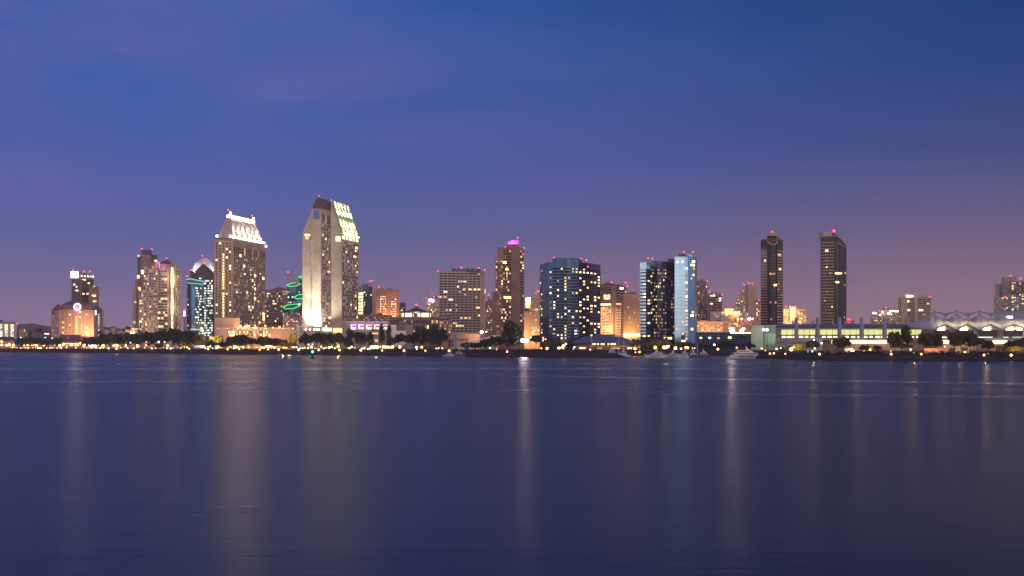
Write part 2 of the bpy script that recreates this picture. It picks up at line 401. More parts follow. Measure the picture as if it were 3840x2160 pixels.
b.grid(1, 3, n, zb, zt, .0, .17, .7, .5, .05, ('lit_warm',)); b.grid(1, 2, n, zb, zt, .2, .34, .65, .55, .04)
b.grid(1, 2, n, zb, zt, .36, .5, .6, .5, .05); b.bands(1, 14, cz(1240), cz(1094), .53, .87, .5, 'window_dark'); b.grid(1, 3, 8, cz(1092), zt, .53, .87, .6, .5, .12, ('lit_warm', 'lit_yellow'))
b.grid(3, 3, n, zb, zt, .3, .95, .55, .5, .05); b.grid(0, 2, 15, zb, cz(1094), .1, .95, .75, .45, .3, ('lit_white', 'lit_warm'))
for k in range(14): b.win(1, (.55 + R() * .3) * b.L(1), lerp(cz(1240), cz(1094), (random.randrange(14) + .5) / 14), 3, 1.7, 'lit_warm', .3)
# lit shaft
A, B = P2(640, 1598), P2(654, 1598)
m = MB(); m.wallbox(A, B, 0, 4.6, zb, cz(1000), -1, .9, 'cream_stucco'); sh = m.build('lit_shaft', b.root)
for k in range(12):
    z = lerp(cz(1232), cz(1012), k / 11); m = MB(); m.wallbox(A, B, 1.0, 3.4, z - 2.8, z + 2.8, .95, 1.1, 'lit_yellow'); m.build('shaft_window', sh)
for z in (1150, 1050): lamp('POINT', P3(652, z, 1590), 14000, (1, .75, .3), b.root, size=.5)
b.beacons([(545, 1003), (574, 1002), (624, 968)]); b.done()
# low annex left of it
b = Bld('podium_building', 'low cream podium with pillars at the foot of the cream tower', [(470, 1590), (523, 1592)], 1232, 20)
b.wall('cream_stucco'); b.roof()
for k in range(4): b.panel(0, .25 + k * .19, .36 + k * .19, Z(1250, 1590), Z(1236, 1590), 'window_dark', 'opening', .1)
lamp('POINT', P3(492, 1246, 1580), 30000, (1, .6, .22), b.root, size=1)
b.panel(0, .35, .7, Z(1250, 1590), Z(1246, 1590), 'lit_yellow', 'lit_canopy', .6); b.done()

# thin lit chimney
b = Bld('stair_tower', 'thin pale shaft topped by a bright red and white light', [(689, 1760), (697, 1760)], 1168, 4)
b.wall('tan_concrete'); m = MB(); p = P3(693, 1170, 1762); m.box(p.x - 1, p.x + 1, p.y - 2.4, p.y, p.z - 6, p.z + 1, 'sign_pink'); m.build('lit_panel', b.root)
b.beacons([(690, 1165), (693, 1161)]); b.done()

# tower with floodlit glass crown
b = Bld('office_tower', 'dark office tower with a white floodlit faceted crown and a pointed gable', [(713, 2000), (803, 2012)], 1016, 40)
b.wall('dark_stone'); ez = lambda y: Z(y, 2000)
x0, x1, yf = X(716, 2000), X(806, 2006), 2001
xm = (x0 + x1) / 2
m = MB(); top = [(xm - 3, yf + 14, ez(965)), (xm + 3, yf + 14, ez(965)), (xm + 3, yf + 20, ez(965)), (xm - 3, yf + 20, ez(965))]
mid = [(x0 + 5, yf + 6, ez(986)), (x1 - 5, yf + 6, ez(986)), (x1 - 5, yf + 32, ez(986)), (x0 + 5, yf + 32, ez(986))]
lo = [(x0, yf, b.z1 + .02), (x1, yf, b.z1 + .02), (x1, yf + 38, b.z1 + .02), (x0, yf + 38, b.z1 + .02)]
for a, c in ((lo, mid), (mid, top)):
    for q in range(4): w = (q + 1) % 4; m.face([a[q], a[w], c[w], c[q]], 'white_paint')
m.face(top, 'white_paint'); m.build('crown', b.root)
g0, g1 = X(734, 1998), X(800, 1998); gm = X(764, 1998)
m = MB(); m.extrude([(g0, 1996, b.z0), (g1, 1996, b.z0), (g1, 1996, ez(1019)), (gm, 1996, ez(991)), (g0, 1996, ez(1019))], (0, 6, 0), 'dark_stone'); gb = m.build('gable', b.root)
for q in (-1, 1):
    m = MB(); a = g0 if q < 0 else g1; m.tube([(a, 1995.6, ez(1019)), (gm, 1995.6, ez(990))], .8, 'window_grey', 5); m.build('gable_trim', gb)
    lamp('SPOT', (a - q * 3 + q * 5, 1997, ez(1021)), 42000, (.8, 1, .92), b.root, (xm + q * 9, 2010, ez(995)), .5, 100, .8)
A, B = Vector((g0, 1996)), Vector((g1, 1996))
for k in range(1, 6): m = MB(); m.wallbox(A, B, k * 4.75 - .3, k * 4.75 + .3, ez(1250), ez(1022), 0, .4, 'window_grey'); m.build('mullion', gb)
b.V = [(734, 1996), (800, 1996)]; b.pts = [A, B]
b.grid(0, 10, 24, ez(1262), ez(1040), .02, .98, .8, .5, 0, pat=lambda c, r: (R() < (.62 if c > 4 and r < 22 else .25)) and random.choice(['lit_cool', 'lit_white', 'lit_cool', 'lit_cool']))
b.beacons([(759, 959), (764, 986), (716, 1012)], D=1999); b.done()
# teal rimmed tower in front
b = Bld('office_tower', 'dark glass tower with a slanting teal neon rim in front of the floodlit crown', [(700, 1752), (714, 1746), (766, 1760)], 1066, 22)
tz = lambda y: Z(y, 1750)
b.wall('teal_glass'); b.panel(0, .5, 1, b.z0, b.z1, 'window_dark', 'corner_panel', .2)
m = MB(); T = [P3(700, 1048, 1752), P3(714, 1046, 1745.5), P3(766, 1056, 1759), P3(766, 1056, 1781), P3(700, 1048, 1774)]
for q in range(5):
    a, c = T[q], T[(q + 1) % 5]; m.face([(a.x, a.y, b.z1 - .5), (c.x, c.y, b.z1 - .5), c, a], 'window_grey')
sc_ = m.build('rim_screen', b.root)
m = MB(); m.tube([T[0] + Vector((0, -.3, 0)), T[1] + Vector((0, -.5, 0)), T[2] + Vector((0, -.5, 0))], .6, 'neon_teal', 6); m.build('neon_tube', sc_)
m = MB(); m.tube([P3(702, 1060, 1748), P3(714, 1062, 1744.5), P3(766, 1066, 1758)], .45, 'neon_teal', 6); m.build('neon_tube', sc_)
m = MB(); A, B = b.seg(1); m.wallbox(A, B, 6, 9, tz(1064), tz(1058), .2, .6, 'sign_red'); m.build('sign', b.root)
b.grid(1, 7, 18, tz(1255), tz(1075), .35, .98, .85, .45, 0, 'x', 'window_dark', pat=lambda c, r: R() < .42 and random.choice(['lit_cool', 'lit_white', 'lit_cool']))
b.grid(0, 2, 9, tz(1250), tz(1075), .1, .5, .8, .3, .25, ('lit_white',)); b.panel(1, .1, .34, b.z0, tz(1075), 'steel_glass', 'glass_bay', .3)
b.panel(1, .0, .9, tz(1238), tz(1233), 'lit_cool', 'lit_canopy', 1.5)
b.beacons([(700, 1036), (726, 1061), (732, 1060)], .9); b.done()

# ================================================================ the floodlit pair
# tower with the sloping roof and white crest
b = Bld('hotel_tower', 'beige hotel tower with a floodlit sloping roof and a glowing white crest', [(803, 1330), (872, 1337), (996, 1420)], 897, 30)
V0, V1, V2 = b.pts; back = V2 - V1; b.poly = [V0, V1, V2, V0 + back]; b.c = (V0 + V2) / 2; b.root.location = (b.c.x, b.c.y, b.z0)
b.z1 = 123.2
b.wall('beige_stone')
u = (V1 - V0).normalized(); w = back.normalized(); Wd = (V1 - V0).length; Ln = back.length
def loc(a, d, z): q = V0 + u * a + w * d; return Vector((q.x, q.y, z))
zr0 = b.z1 + 3.2; zr1 = 149.5
m = MB(); m.hexa([loc(.8, .8, b.z1 - .1), loc(Wd - .8, .8, b.z1 - .1), loc(Wd - .8, Ln - .8, b.z1 - .1), loc(.8, Ln - .8, b.z1 - .1)],
                 [loc(1.5, 1.5, zr0 - .05), loc(Wd - 1.5, 1.5, zr0 - .05), loc(Wd - 1.5, Ln - 1.5, zr0 - .05), loc(1.5, Ln - 1.5, zr0 - .05)], 'window_grey'); m.build('attic_storey', b.root)
E = [loc(2, 3, zr0), loc(Wd - 2, 3, zr0), loc(Wd - 2, Ln - 3, zr0), loc(2, Ln - 3, zr0)]
r0a, r0b, r1b, r1a = loc(Wd * .40, 13, zr1), loc(Wd * .58, 13, zr1), loc(Wd * .58, Ln - 13, zr1), loc(Wd * .40, Ln - 13, zr1)
m = MB(); m.face([E[0], E[1], r0b, r0a], 'metal_roof'); m.face([E[1], E[2], r1b, r0b], 'metal_roof'); m.face([E[2], E[3], r1a, r1b], 'metal_roof'); m.face([E[3], E[0], r0a, r1a], 'metal_roof'); m.face([r0a, r0b, r1b, r1a], 'metal_roof'); rf = m.build('roof', b.root)
for k in range(7):
    t = k / 6.; p0 = E[1].lerp(E[2], t); p1 = r0b.lerp(r1b, t); nn = Vector((u.x, u.y, .45)) * .35
    m = MB(); m.tube([p0 + nn, p1 + nn], .85, 'metal_roof', 5); m.build('roof_rib', rf)
for k in range(4):
    t = k / 3.; p0 = E[0].lerp(E[1], t); p1 = r0a.lerp(r0b, t); m = MB(); m.tube([p0 - Vector((0, .2, 0)), p1 - Vector((0, .2, 0))], .3, 'metal_roof', 5); m.build('roof_rib', rf)
for k in range(9):  # crest fins and rails glow themselves in place of floodlight on them
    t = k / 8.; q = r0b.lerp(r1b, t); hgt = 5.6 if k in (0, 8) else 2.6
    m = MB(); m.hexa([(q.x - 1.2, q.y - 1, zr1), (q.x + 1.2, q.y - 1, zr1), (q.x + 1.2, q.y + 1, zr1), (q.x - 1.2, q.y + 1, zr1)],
                     [(q.x - .4, q.y - .5, zr1 + hgt), (q.x + .4, q.y - .5, zr1 + hgt), (q.x + .4, q.y + .5, zr1 + hgt), (q.x - .4, q.y + .5, zr1 + hgt)], 'crest_flood_glow'); m.build('crest_fin', rf)
m = MB(); d = Vector((u.x, u.y, 0)); m.extrude([r0b + d * .4 - Vector((0, 0, .9)), r0b + d * 1.1 - Vector((0, 0, .9)), r0b + d * 1.1 + Vector((0, 0, 1.2)), r0b + d * .4 + Vector((0, 0, 1.2))], r1b - r0b, 'crest_flood_glow'); m.build('crest_rail', rf)
m = MB(); m.extrude([r0a, r0b, r0b + Vector((0, 0, 2)), r0a + Vector((0, 0, 2))], (0, -.5, 0), 'crest_flood_glow'); m.build('crest_rail', rf)
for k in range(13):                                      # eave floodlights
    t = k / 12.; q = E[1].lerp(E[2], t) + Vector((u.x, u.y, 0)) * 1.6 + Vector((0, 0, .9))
    m = MB(); m.ball(q, .8, 'crest_flood_glow', 8); m.build('eave_floodlight', rf, True)
    if k % 2: lamp('POINT', q + Vector((u.x, u.y, 0)) * 1.2 + Vector((0, 0, 2.0)), 22000, (1, .80, .62), b.root, size=.6, aim=(-u.x * 6, -u.y * 6, 9))
for k in range(6):                                       # lights added halfway up, without fixtures, to brighten the whole slope
    q = E[1].lerp(E[2], (k + .5) / 6.).lerp(r0b.lerp(r1b, (k + .5) / 6.), .42) + Vector((u.x, u.y, .4)) * 2.4
    lamp('POINT', q, 5200, (1, .84, .70), b.root, size=.6, aim=(-u.x * 6, -u.y * 6, 5))
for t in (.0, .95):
    q = E[0].lerp(E[1], t) + Vector((0, -1.8, 1.2)); m = MB(); m.ball(q, .9, 'crest_flood_glow', 8); m.build('eave_floodlight', rf, True)
q = loc(Wd + .6, Ln, b.z1 + .4); m = MB(); m.ball(q, .9, 'crest_flood_glow', 8); m.build('eave_floodlight', rf, True)
za, zb = 30, b.z1 - 2.
b.grid(0, 5, 30, za, zb, .04, .96, .42, .55, .12, ('lit_warm', 'lit_yellow'), pat=lambda c, r: ('lit_yellow' if r < 26 and R() < .93 else None) if c == 2 else None)
b.grid(1, 16, 34, 18, zb - 13, .03, .97, .55, .5, .028, ('lit_warm', 'lit_yellow')); b.grid(1, 16, 1, zb - 12.5, zb - 4, .03, .97, .5, .95, 0)
for k in range(17): b.panel(1, .025 + k * .0593, .036 + k * .0593, 16, zb - 3, 'beige_stone', 'facade_pier', .5)
for s, z in ((.22, 108), (.33, 97), (.66, 88), (.58, 82), (.66, 73), (.92, 86), (.42, 68), (.66, 62), (.48, 52), (.58, 52), (.93, 45), (.93, 42), (.93, 39), (.8, 35), (.72, 23)):
    b.win(1, s * b.L(1), z, 3., 2.6, 'lit_yellow', .6)
b.beacons([(856, 786), (945, 808)], .8, 1345)
b.done()
# podium in front
b = Bld('hotel_podium', 'long low rose-coloured podium with lit terrace windows below the two floodlit towers', [(806, 1290), (1124, 1296)], 1229, 30)
pz = lambda y: Z(y, 1290)
b.wall('pink_stucco'); b.roof('tan_concrete', .6, .99)
b.block([(806, 1299), (900, 1300)], 1192, 'pink_stucco', 'upper_storey', 20, z0=b.z1 + .02)
b.grid(0, 40, 1, pz(1233), pz(1226) - 1, .02, .98, .5, .9, .55, ('lit_warm', 'lit_white', 'lit_dim'))
for s0 in (.15, .325, .50): b.grid(0, 9, 2, pz(1262), pz(1240), s0, s0 + .15, .7, .7, .5, ('lit_yellow', 'lit_warm', 'lit_dim'))
for s in (.145, .305, .48, .655): b.panel(0, s, s + .014, b.z0, pz(1238), 'pink_stucco', 'buttress', 1.2)
for px, pw in ((846, 6000), (930, 8000), (1000, 8000), (1020, 6000), (1085, 5000)): lamp('POINT', P3(px, 1272, 1276), pw, (1, .60, .25), b.root, size=.7)
for px in (885, 905, 922, 941, 957): lamp('POINT', P3(px, 1222, 1289), 2600, (1, .6, .25), b.root, size=.5)
for px, py in ((898, 1226), (903, 1222), (916, 1227), (921, 1224), (927, 1222), (934, 1222), (957, 1222), (960, 1230), (995, 1222), (1024, 1229), (1048, 1227)):
    m = MB(); m.ball(P3(px, py, 1288), .95, 'lamp_warm', 8); m.build('terrace_lamp', b.root, True)
b.done()

# tall twin-slab tower
DA = 1250
A = P2(1134, DA); B_ = P2(1203, DA + 6); v = Vector((.275, 1)).normalized()
C = B_ + v * 26; Ee = C + Vector((X(1283, 1287) - X(1243, 1280), 6)); G = Ee + v * 46
root = thing('hotel_tower', 'tallest tower, two offset stone slabs with a gabled top and a floodlit pale roof', 'building', (C.x, C.y, 3.9))
class TT(Bld):
    def __init__(s): s.root = root; s.wins = []; s.z0 = 3.9; s.z1 = 150; s.c = C.copy(); s.V = [(1134, DA), (1203, DA), (1243, 1280), (1283, 1287), (1341, 1330)]; s.pts = [A, B_, C, Ee, G]
t = TT()
dA = lambda p, py: Vector((p.x, p.y, Z(py, p.y)))
top1 = A.lerp(B_, (1170.6 - 1134) / 69.)
v3 = Vector((v.x, v.y, 0))
m = MB(); front = [Vector((A.x, A.y, 3.9)), Vector((B_.x, B_.y, 3.9)), dA(B_, 783), dA(top1, 781), dA(A, 877)]
m.extrude(front, v3 * 66, 'beige_stone'); m.build('front_slab', root)
m = MB(); f2 = [Vector((C.x - .3, C.y, 3.9)), Vector((Ee.x, Ee.y, 3.9)), dA(Ee, 883), Vector((C.x - 1.0, C.y, Z(757, C.y))), Vector((C.x - 1.0, C.y, 100))]
f2 = [f2[0], f2[1], f2[2], Vector((C.x - .3, C.y, Z(757, C.y)))]
m.extrude(f2, v3 * 46, 'beige_stone'); m.build('rear_slab', root)
# hipped cap of the front slab
ra = Vector((X(1186, DA + 4), DA + 5, Z(739, DA + 4))); rb = ra + v3 * 30
m = MB(); a0, b0 = dA(top1, 781) + Vector((0, .3, .05)), dA(B_, 783) + Vector((-.3, .3, .05)); a1, b1 = a0 + v3 * 40, b0 + v3 * 40
m.face([a0, b0, ra], 'plum_roof'); m.face([b0, b1, rb, ra], 'plum_roof'); m.face([a1, a0, ra, rb], 'plum_roof'); m.face([b1, a1, rb], 'plum_roof'); cap = m.build('roof', root)
for k in range(4):
    q = b0.lerp(b1, k / 4. + .05); q2 = ra.lerp(rb, k / 4. + .05); m = MB(); m.tube([q + Vector((.3, 0, 0)), q2 + Vector((.3, 0, 0))], .45, 'brown_concrete', 5); m.build('roof_rib', cap)
# lit roof of the rear slab
e0 = dA(Ee, 884) + Vector((.35, -.2, .3)); k0 = Vector((C.x + .3, C.y - .2, Z(756, C.y) + .3)); e1, k1 = e0 + v3 * 46.4, k0 + v3 * 46.4
nrm = Vector(((e0 - k0).z * -1, 0, (e0 - k0).x)).normalized()
m = MB(); m.extrude([e0, e0 + nrm * .5, k0 + nrm * .5, k0], v3 * 46.4, 'green_roof'); lr = m.build('lit_roof', root)
def on_roof(s, f, h): return e0.lerp(k0, f) + v3 * s + nrm * h
for k in range(6):
    s = 2 + k * 8.3; m = MB(); m.tube([on_roof(s, .01, .9), on_roof(s, .99, .9)], .65, 'green_roof', 5); m.build('roof_rib', lr)
for k in range(5):
    s = 6.2 + k * 8.3; m = MB(); pts = [on_roof(s - 2.8, .60, .55), on_roof(s + 2.8, .60, .55), on_roof(s + 2.8, .74, .55), on_roof(s - 2.8, .74, .55)]
    m.extrude(pts, nrm * .5, 'lit_green' if k in (1, 3) else 'lit_white'); m.build('roof_window', lr)
    q = on_roof(s, .02, 2.2); m = MB(); m.ball(q, .7, 'crest_flood_glow', 8); m.build('eave_floodlight', lr, True)
    lamp('POINT', on_roof(s, .10, 2.6), 5000, (.92, 1, .50), root, size=.6, aim=v3 * 0 - nrm + (k0 - e0).normalized() * .6); lamp('POINT', on_roof(s, .70, 2.6), 4200, (.95, 1, .60), root, size=.6, aim=-nrm)
    lamp('POINT', on_roof(s, .36, 3.5), 4200, (.85, 1, .42), root, size=.6, aim=-nrm); lamp('POINT', on_roof(s, .90, 3), 2600, (.9, 1, .55), root, size=.6, aim=-nrm)
m = MB(); m.tube([k0 + Vector((.6, 0, .6)), k1 + Vector((.6, 0, .6))], .35, 'green_roof', 5); m.build('ridge_rail', lr)
# facade openings
def pane(P, Q, px0, px1, py0, py1, mat, name, par=root, d=.25):
    """panel on wall P->Q given by the bearings and heights it is seen at"""
    def s_of(px):
        k = (px - 1920) / F; e = Q - P; return (k * P.y - P.x) / (e.x - k * e.y) * e.length
    a, c = s_of(px0), s_of(px1); D = P.lerp(Q, (a + c) / 2 / (Q - P).length).y
    m = MB(); m.wallbox(P, Q, a, c, Z(py1, D), Z(py0, D), .03, d, mat); return m.build(name, par)
pane(A, B_, 1175, 1198, 788, 822, 'blue_glass', 'corner_window'); pane(A, B_, 1142, 1163, 878, 883, 'lit_yellow', 'lit_lintel'); pane(A, B_, 1144, 1158, 884, 897, 'lit_dim', 'corner_window')
m = MB(); s = (B_ - A).length * .47; m.wallbox(A, B_, s - .35, s + .35, 12, Z(790, DA), .02, .6, 'tan_concrete'); m.build('seam_pier', root)
for k in range(26): pane(A, B_, 1167.4, 1170.2, 904 + k * 10.4, 908 + k * 10.4, 'lit_dim' if k < 12 else 'window_grey', 'stair_window', d=.75)
for k in range(2, 40): m = MB(); m.wallbox(A, B_, .1, (B_ - A).length - .1, 12 + k * 3, 12.12 + k * 3, .01, .05, 'tan_concrete'); m.build('floor_joint', root)
t.grid(1, 5, 36, 20, Z(815, DA + 12), .12, .88, .55, .55, .05, ('lit_warm',)); t.grid(1, 5, 1, Z(836, DA + 12), Z(803, DA + 12), .12, .88, .55, .95, 0)
t.grid(3, 10, 31, 18, Z(905, 1300), .04, .96, .55, .55, .05, ('lit_warm', 'lit_warm', 'lit_yellow'))
for k in range(5): t.win(3, (.1 + k * .2) * t.L(3), Z(893, 1300) + .2, 6.2, 4.2, 'lit_green', .3)
pane(C, Ee, 1259, 1277, 886, 905, 'lit_green', 'corner_window')
pane(B_, C, 1208, 1241, 1230, 1241, 'lit_yellow', 'lobby_window', d=.5); pane(C, Ee, 1249, 1282, 1231, 1248, 'lit_warm', 'lobby_window', d=.5)
p = P3(1237, 1191, 1262); m = MB(); m.ball(p, 1.2, 'lamp_warm', 8); m.build('wall_lamp', root, True); lamp('POINT', p + Vector((0, -3, 0)), 5000, (1, .7, .35), root)
for px, pw, bl, an in ((1196, 120000, .4, 110), (1188, 110000, .4, 110), (1179, 30000, .4, 90), (1162, 22000, .6, 90), (1146, 1500, .6, 110)):
    p = P3(px, 1236, DA - 3.6); m = MB(); m.ball(p, .6, 'crest_flood_glow', 8); m.build('base_floodlight', root, True)
    lamp('SPOT', p + Vector((0, .2, 1.3)), pw, (1, .95, .78), root, Vector((p.x, DA + 3, p.z + 16)), .5, an, bl)
lamp('SPOT', P3(1184, 1235, DA - 11.5), 480000, (1, .93, .76), root, Vector((X(1180, DA), DA + 2, 110)), .8, 50, .9)
t.z1 = 158; t.beacons([(1197, 735), (1243, 751), (1293, 768)], .8, 1270); t.done()
# base block
b = Bld('podium_building', 'pale stepped base block at the foot of the tallest tower', [(1110, 1238), (1205, 1241)], 1237, 8); b.wall('pale_concrete'); b.block([(1112, 1236), (1124, 1236)], 1219, 'white_paint', 'pylon', 5, bot=1300); b.done()
b = Bld('hotel_annex', 'low grey terrace block with five violet-lit openings in a row', [(1283, 1225), (1459, 1230)], 1207, 26)
b.wall('grey_concrete'); b.roof('pale_concrete', .5, .995)
for k in range(5):
    px = 1326 + k * 29; A2, B2 = b.seg(0)
    o = pane(A2, B2, px - 10, px + 10, 1216, 1235, 'lit_violet' if k == 0 else 'lit_pink', 'lit_opening', b.root)
    pane(A2, B2, px - 5 + k % 2 * 4, px + 8, 1228, 1234, 'lit_yellow', 'inner_window', o, .4); pane(A2, B2, px - 10, px - 7.6, 1217, 1234, 'lit_white', 'jamb_light', o, .35); pane(A2, B2, px - 4, px + 9, 1222, 1227, 'brown_concrete', 'beam', o, .45)
    lamp('POINT', P3(px, 1212, 1220), 1500, (.8, .5, 1), b.root, size=1)
b.done()
# ================================================================ behind, between the towers
b = Bld('office_block', 'brown office block with scattered lit floors, right of the sloping-roofed tower', [(990, 1900), (1061, 1910)], 1090, 26)
b.wall('brown_concrete'); b.roof(); b.bands(0, 13, Z(1218, 1900), Z(1096, 1900), .03, .97, .45, 'window_dark')
b.grid(0, 9, 13, Z(1218, 1900), Z(1096, 1900), .03, .97, .7, .35, 0, pat=lambda c, r: (R() < (.4 if r > 7 else .15)) and random.choice(['lit_yellow', 'lit_dim', 'lit_green']), dark=None); b.done()
b = Bld('office_block', 'distant rooftop block glowing pink above the brown office', [(1024, 2150), (1078, 2160)], 1083, 26)
b.wall('brown_concrete'); b.roof(); p = P3(1040, 1095, 2146); m = MB(); m.box(p.x - 3, p.x + 3, p.y, p.y + 3, p.z - 9, p.z + 4, 'sign_red'); m.build('lit_panel', b.root)
b.grid(0, 8, 2, Z(1106, 2150), Z(1088, 2150), .3, .98, .7, .5, .6, ('lit_dim', 'lit_warm', 'lit_pink')); b.beacons([(1040, 1090)], 1.0); b.done()
# green neon hexagon towers
def hexb(name, label, cx, top, rad, D, tilt, rings, base=3.9, mat='teal_glass'):
    c = P2(cx, D); r = rad / F * D; ct = Z(top, D)
    rt = thing(name, label, 'building', (c.x, c.y, base)); pl = [c + Vector((math.cos(math.pi * k / 3) * r, math.sin(math.pi * k / 3) * r)) for k in range(6)]
    tops = [Vector((p.x, p.y, ct + (p.y - c.y) * tilt + (p.x - c.x) * .08)) for p in pl]
    m = MB(); m.hexa([(p.x, p.y, base) for p in pl], tops, mat); m.build('wall', rt)
    m = MB(); m.tube([t_ + (t_ - Vector((c.x, c.y, t_.z))).normalized() * .5 + Vector((0, 0, .3)) for t_ in tops], .6, 'neon_green', 6, True); m.build('neon_tube', rt)
    for k in range(rings):
        for q in (3, 4, 5):
            a, e = pl[q], pl[(q + 1) % 6]; Lw = (e - a).length
            for j in range(3):
                if R() < .35: mm = MB(); zc = ct - 12 - k * 8.5; mm.wallbox(a, e, Lw * (.08 + j * .31), Lw * (.3 + j * .31), zc - 1.1, zc + 1.1, .02, .2, random.choice(['lit_cool', 'lit_dim', 'lit_white'])); mm.build('window', rt)
    return rt
r1 = hexb('hexagonal_tower', 'hexagonal glass tower with the highest complete green neon ring', 1101, 1068, 24, 2000, .33, 6)
m = MB(); p = P3(1080, 1062, 1990); q = P3(1080, 1022, 1990); m.tube([p, q], .35, 'grey_metal', 5); m.build('flagpole', r1)
m = MB(); m.ball(q + Vector((0, 0, .6)), 1.0, 'aviation_red', 8); m.build('aviation_light', r1, True)
m = MB(); f = [Vector((q.x + .5 + k * 2.4, 1990 + math.sin(k) * .5, q.z - 2 - k * 2.0)) for k in range(8)]
for a, e in zip(f, f[1:]): m.face([a, e, e - Vector((0, 0, 5)), a - Vector((0, 0, 5))], 'pink_stucco')
m.build('flag', r1)
hexb('hexagonal_tower', 'hexagonal tower with a green neon ring half hidden behind the tallest tower', 1136, 1038, 15, 2030, .33, 6)
hexb('hexagonal_tower', 'lower hexagonal tower with a partial green ring, between the complete ring and the tallest tower', 1126, 1113, 22, 1975, .42, 4)
hexb('hexagonal_tower', 'lowest hexagonal tower whose wide green ring hangs just above pale balconies', 1092, 1150, 31, 1950, .33, 2)
b = Bld('apartment_block', 'pale stepped flats with little gables under the lowest green neon ring', [(1060, 1885), (1136, 1895)], 1180, 22)
b.wall('pink_stucco'); b.grid(0, 12, 7, Z(1226, 1885), Z(1184, 1885), .02, .98, .5, .5, .3, ('lit_dim', 'lit_warm'))
for k in range(3): b.block([(1068 + k * 20, 1887), (1080 + k * 20, 1887)], 1168 + 3 * abs(k - 1), 'pink_stucco', 'stepped_gable', 10)
b.done()

# right of the tallest tower
b = Bld('office_block', 'glass office with a column of green-lit floors beside the tallest tower', [(1328, 1700), (1362, 1703), (1396, 1708)], 1076, 26)
oz = lambda y: Z(y, 1702)
b.wall('window_grey'); b.roof('grey_metal'); b.bands(1, 11, oz(1186), oz(1082), .0, .98, .45, 'teal_glass'); b.bands(0, 11, oz(1186), oz(1082), .0, .98, .45, 'teal_glass')
b.grid(0, 2, 7, oz(1180), oz(1096), .36, 1, .85, .7, 1, ('lit_green', 'lit_green', 'lit_yellow')); b.grid(1, 5, 11, oz(1186), oz(1082), .05, .95, .7, .4, .16, ('lit_green', 'lit_warm'), dark=None)
b.block([(1396, 1700), (1408, 1700)], 1062, 'cream_stucco', 'pier', 24, bot=1300); b.beacons([(1342, 1069), (1387, 1055), (1396, 1053)], .9, 1706); b.done()
b = Bld('office_block', 'rust-brown block with two clusters of small lit windows', [(1408, 1650), (1420, 1650), (1497, 1658)], 1089, 26)
oz = lambda y: Z(y, 1652)
b.wall('rust_brick'); b.roof('rust_brick')
b.panel(0, 0, 1, b.z0, oz(1105), 'rust_brick', 'side_pier', .5)
b.grid(1, 5, 9, oz(1190), oz(1108), .06, .36, .5, .4, .75, ('lit_warm', 'lit_white')); b.grid(1, 4, 9, oz(1190), oz(1108), .60, .86, .5, .4, .7, ('lit_warm', 'lit_white'))
for k in range(5): b.panel(1, .05 + k * .073, .055 + k * .073, oz(1200), oz(1092), 'brown_concrete', 'facade_fin', .5)
lamp('POINT', P3(1455, 1205, 1635), 60000, (1, .5, .18), b.root, size=2); b.beacons([(1421, 1076)], .9, 1654); b.done()  # amber light added for city glow on the base, no fixture
b = Bld('office_block', 'small dark block between the rust-brown block and the pyramid-roofed pavilion', [(1498, 1800), (1522, 1803)], 1141, 20); b.wall('dark_stone'); b.roof(); b.grid(0, 4, 6, Z(1190, 1800), Z(1145, 1800), .05, .95, .6, .5, .06); b.done()
b = Bld('office_block', 'dim low-rise wing behind the violet-lit terrace', [(1338, 1420), (1470, 1424)], 1184, 22); b.wall('brown_concrete'); b.roof('rust_brick', .8, .99); b.grid(0, 18, 3, Z(1208, 1420), Z(1188, 1420), .02, .98, .6, .6, .05, ('lit_dim',)); b.done()
# pavilion
b = Bld('pavilion', 'brown waterfront pavilion with a dark pyramid roof and two glowing glass drums', [(1458, 1320), (1690, 1330)], 1190, 34)
vz = lambda y: Z(y, 1320)
b.wall('brown_concrete'); b.roof('rust_brick', .7, .99)
for x0, x1, nm in ((1506, 1552, 0), (1566, 1617, 1)):
    c = P3((x0 + x1) / 2, 1190, 1332); r = (x1 - x0) / 2 / F * 1330; z0, z1 = b.z1 + .75, vz(1173)
    m = MB(); m.lathe((c.x, c.y, z0), [(r, 0), (r, z1 - z0)], 'hall_bright', 14); dr = m.build('glass_drum', b.root)
    for k in range(14):
        a = math.pi * 2 * (k + .5) / 14; p = Vector((c.x + math.cos(a) * (r + .1), c.y + math.sin(a) * (r + .1), 0)); wd = .28 if k % 3 else .9
        m = MB(); m.tube([(p.x, p.y, z0), (p.x, p.y, z1)], wd, 'dark_stone', 5); m.build('mullion', dr)
    m = MB(); m.lathe((c.x, c.y, z1 + .02), [(r + 1, 0), (r + .8, .8), (.5, 1.6)], 'dark_roof', 14); m.build('drum_roof', dr)
cx = P3(1562, 1150, 1345)
m = MB(); m.lathe((cx.x, cx.y, vz(1174)), [(15.5, 0), (15.5, 1.0), (9, 3.4), (0.6, 7.4)], 'dark_roof', 8); m.build('pyramid_roof', b.root)
m = MB(); m.lathe((cx.x, cx.y, b.z1 + .75), [(12.8, 0), (12.8, vz(1174) - b.z1 - .8)], 'brown_concrete', 8); m.build('lantern_base', b.root)
for k in range(7): q = P3(1534 + k * 9, 1171.5, 1329); m = MB(); m.box(q.x - 1.1, q.x + 1.1, q.y - .2, q.y + .3, q.z - .6, q.z + .5, 'lit_white'); m.build('eave_light', b.root)
b.grid(0, 26, 3, vz(1256), vz(1196), .02, .98, .6, .55, .09, ('lit_warm', 'lit_yellow', 'lit_dim')); b.beacons([(1562, 1143)], 1.3, 1345)
b.block([(1644, 1312), (1690, 1314)], 1184, 'brown_concrete', 'corner_bay', 14, bot=1300)
b.done()
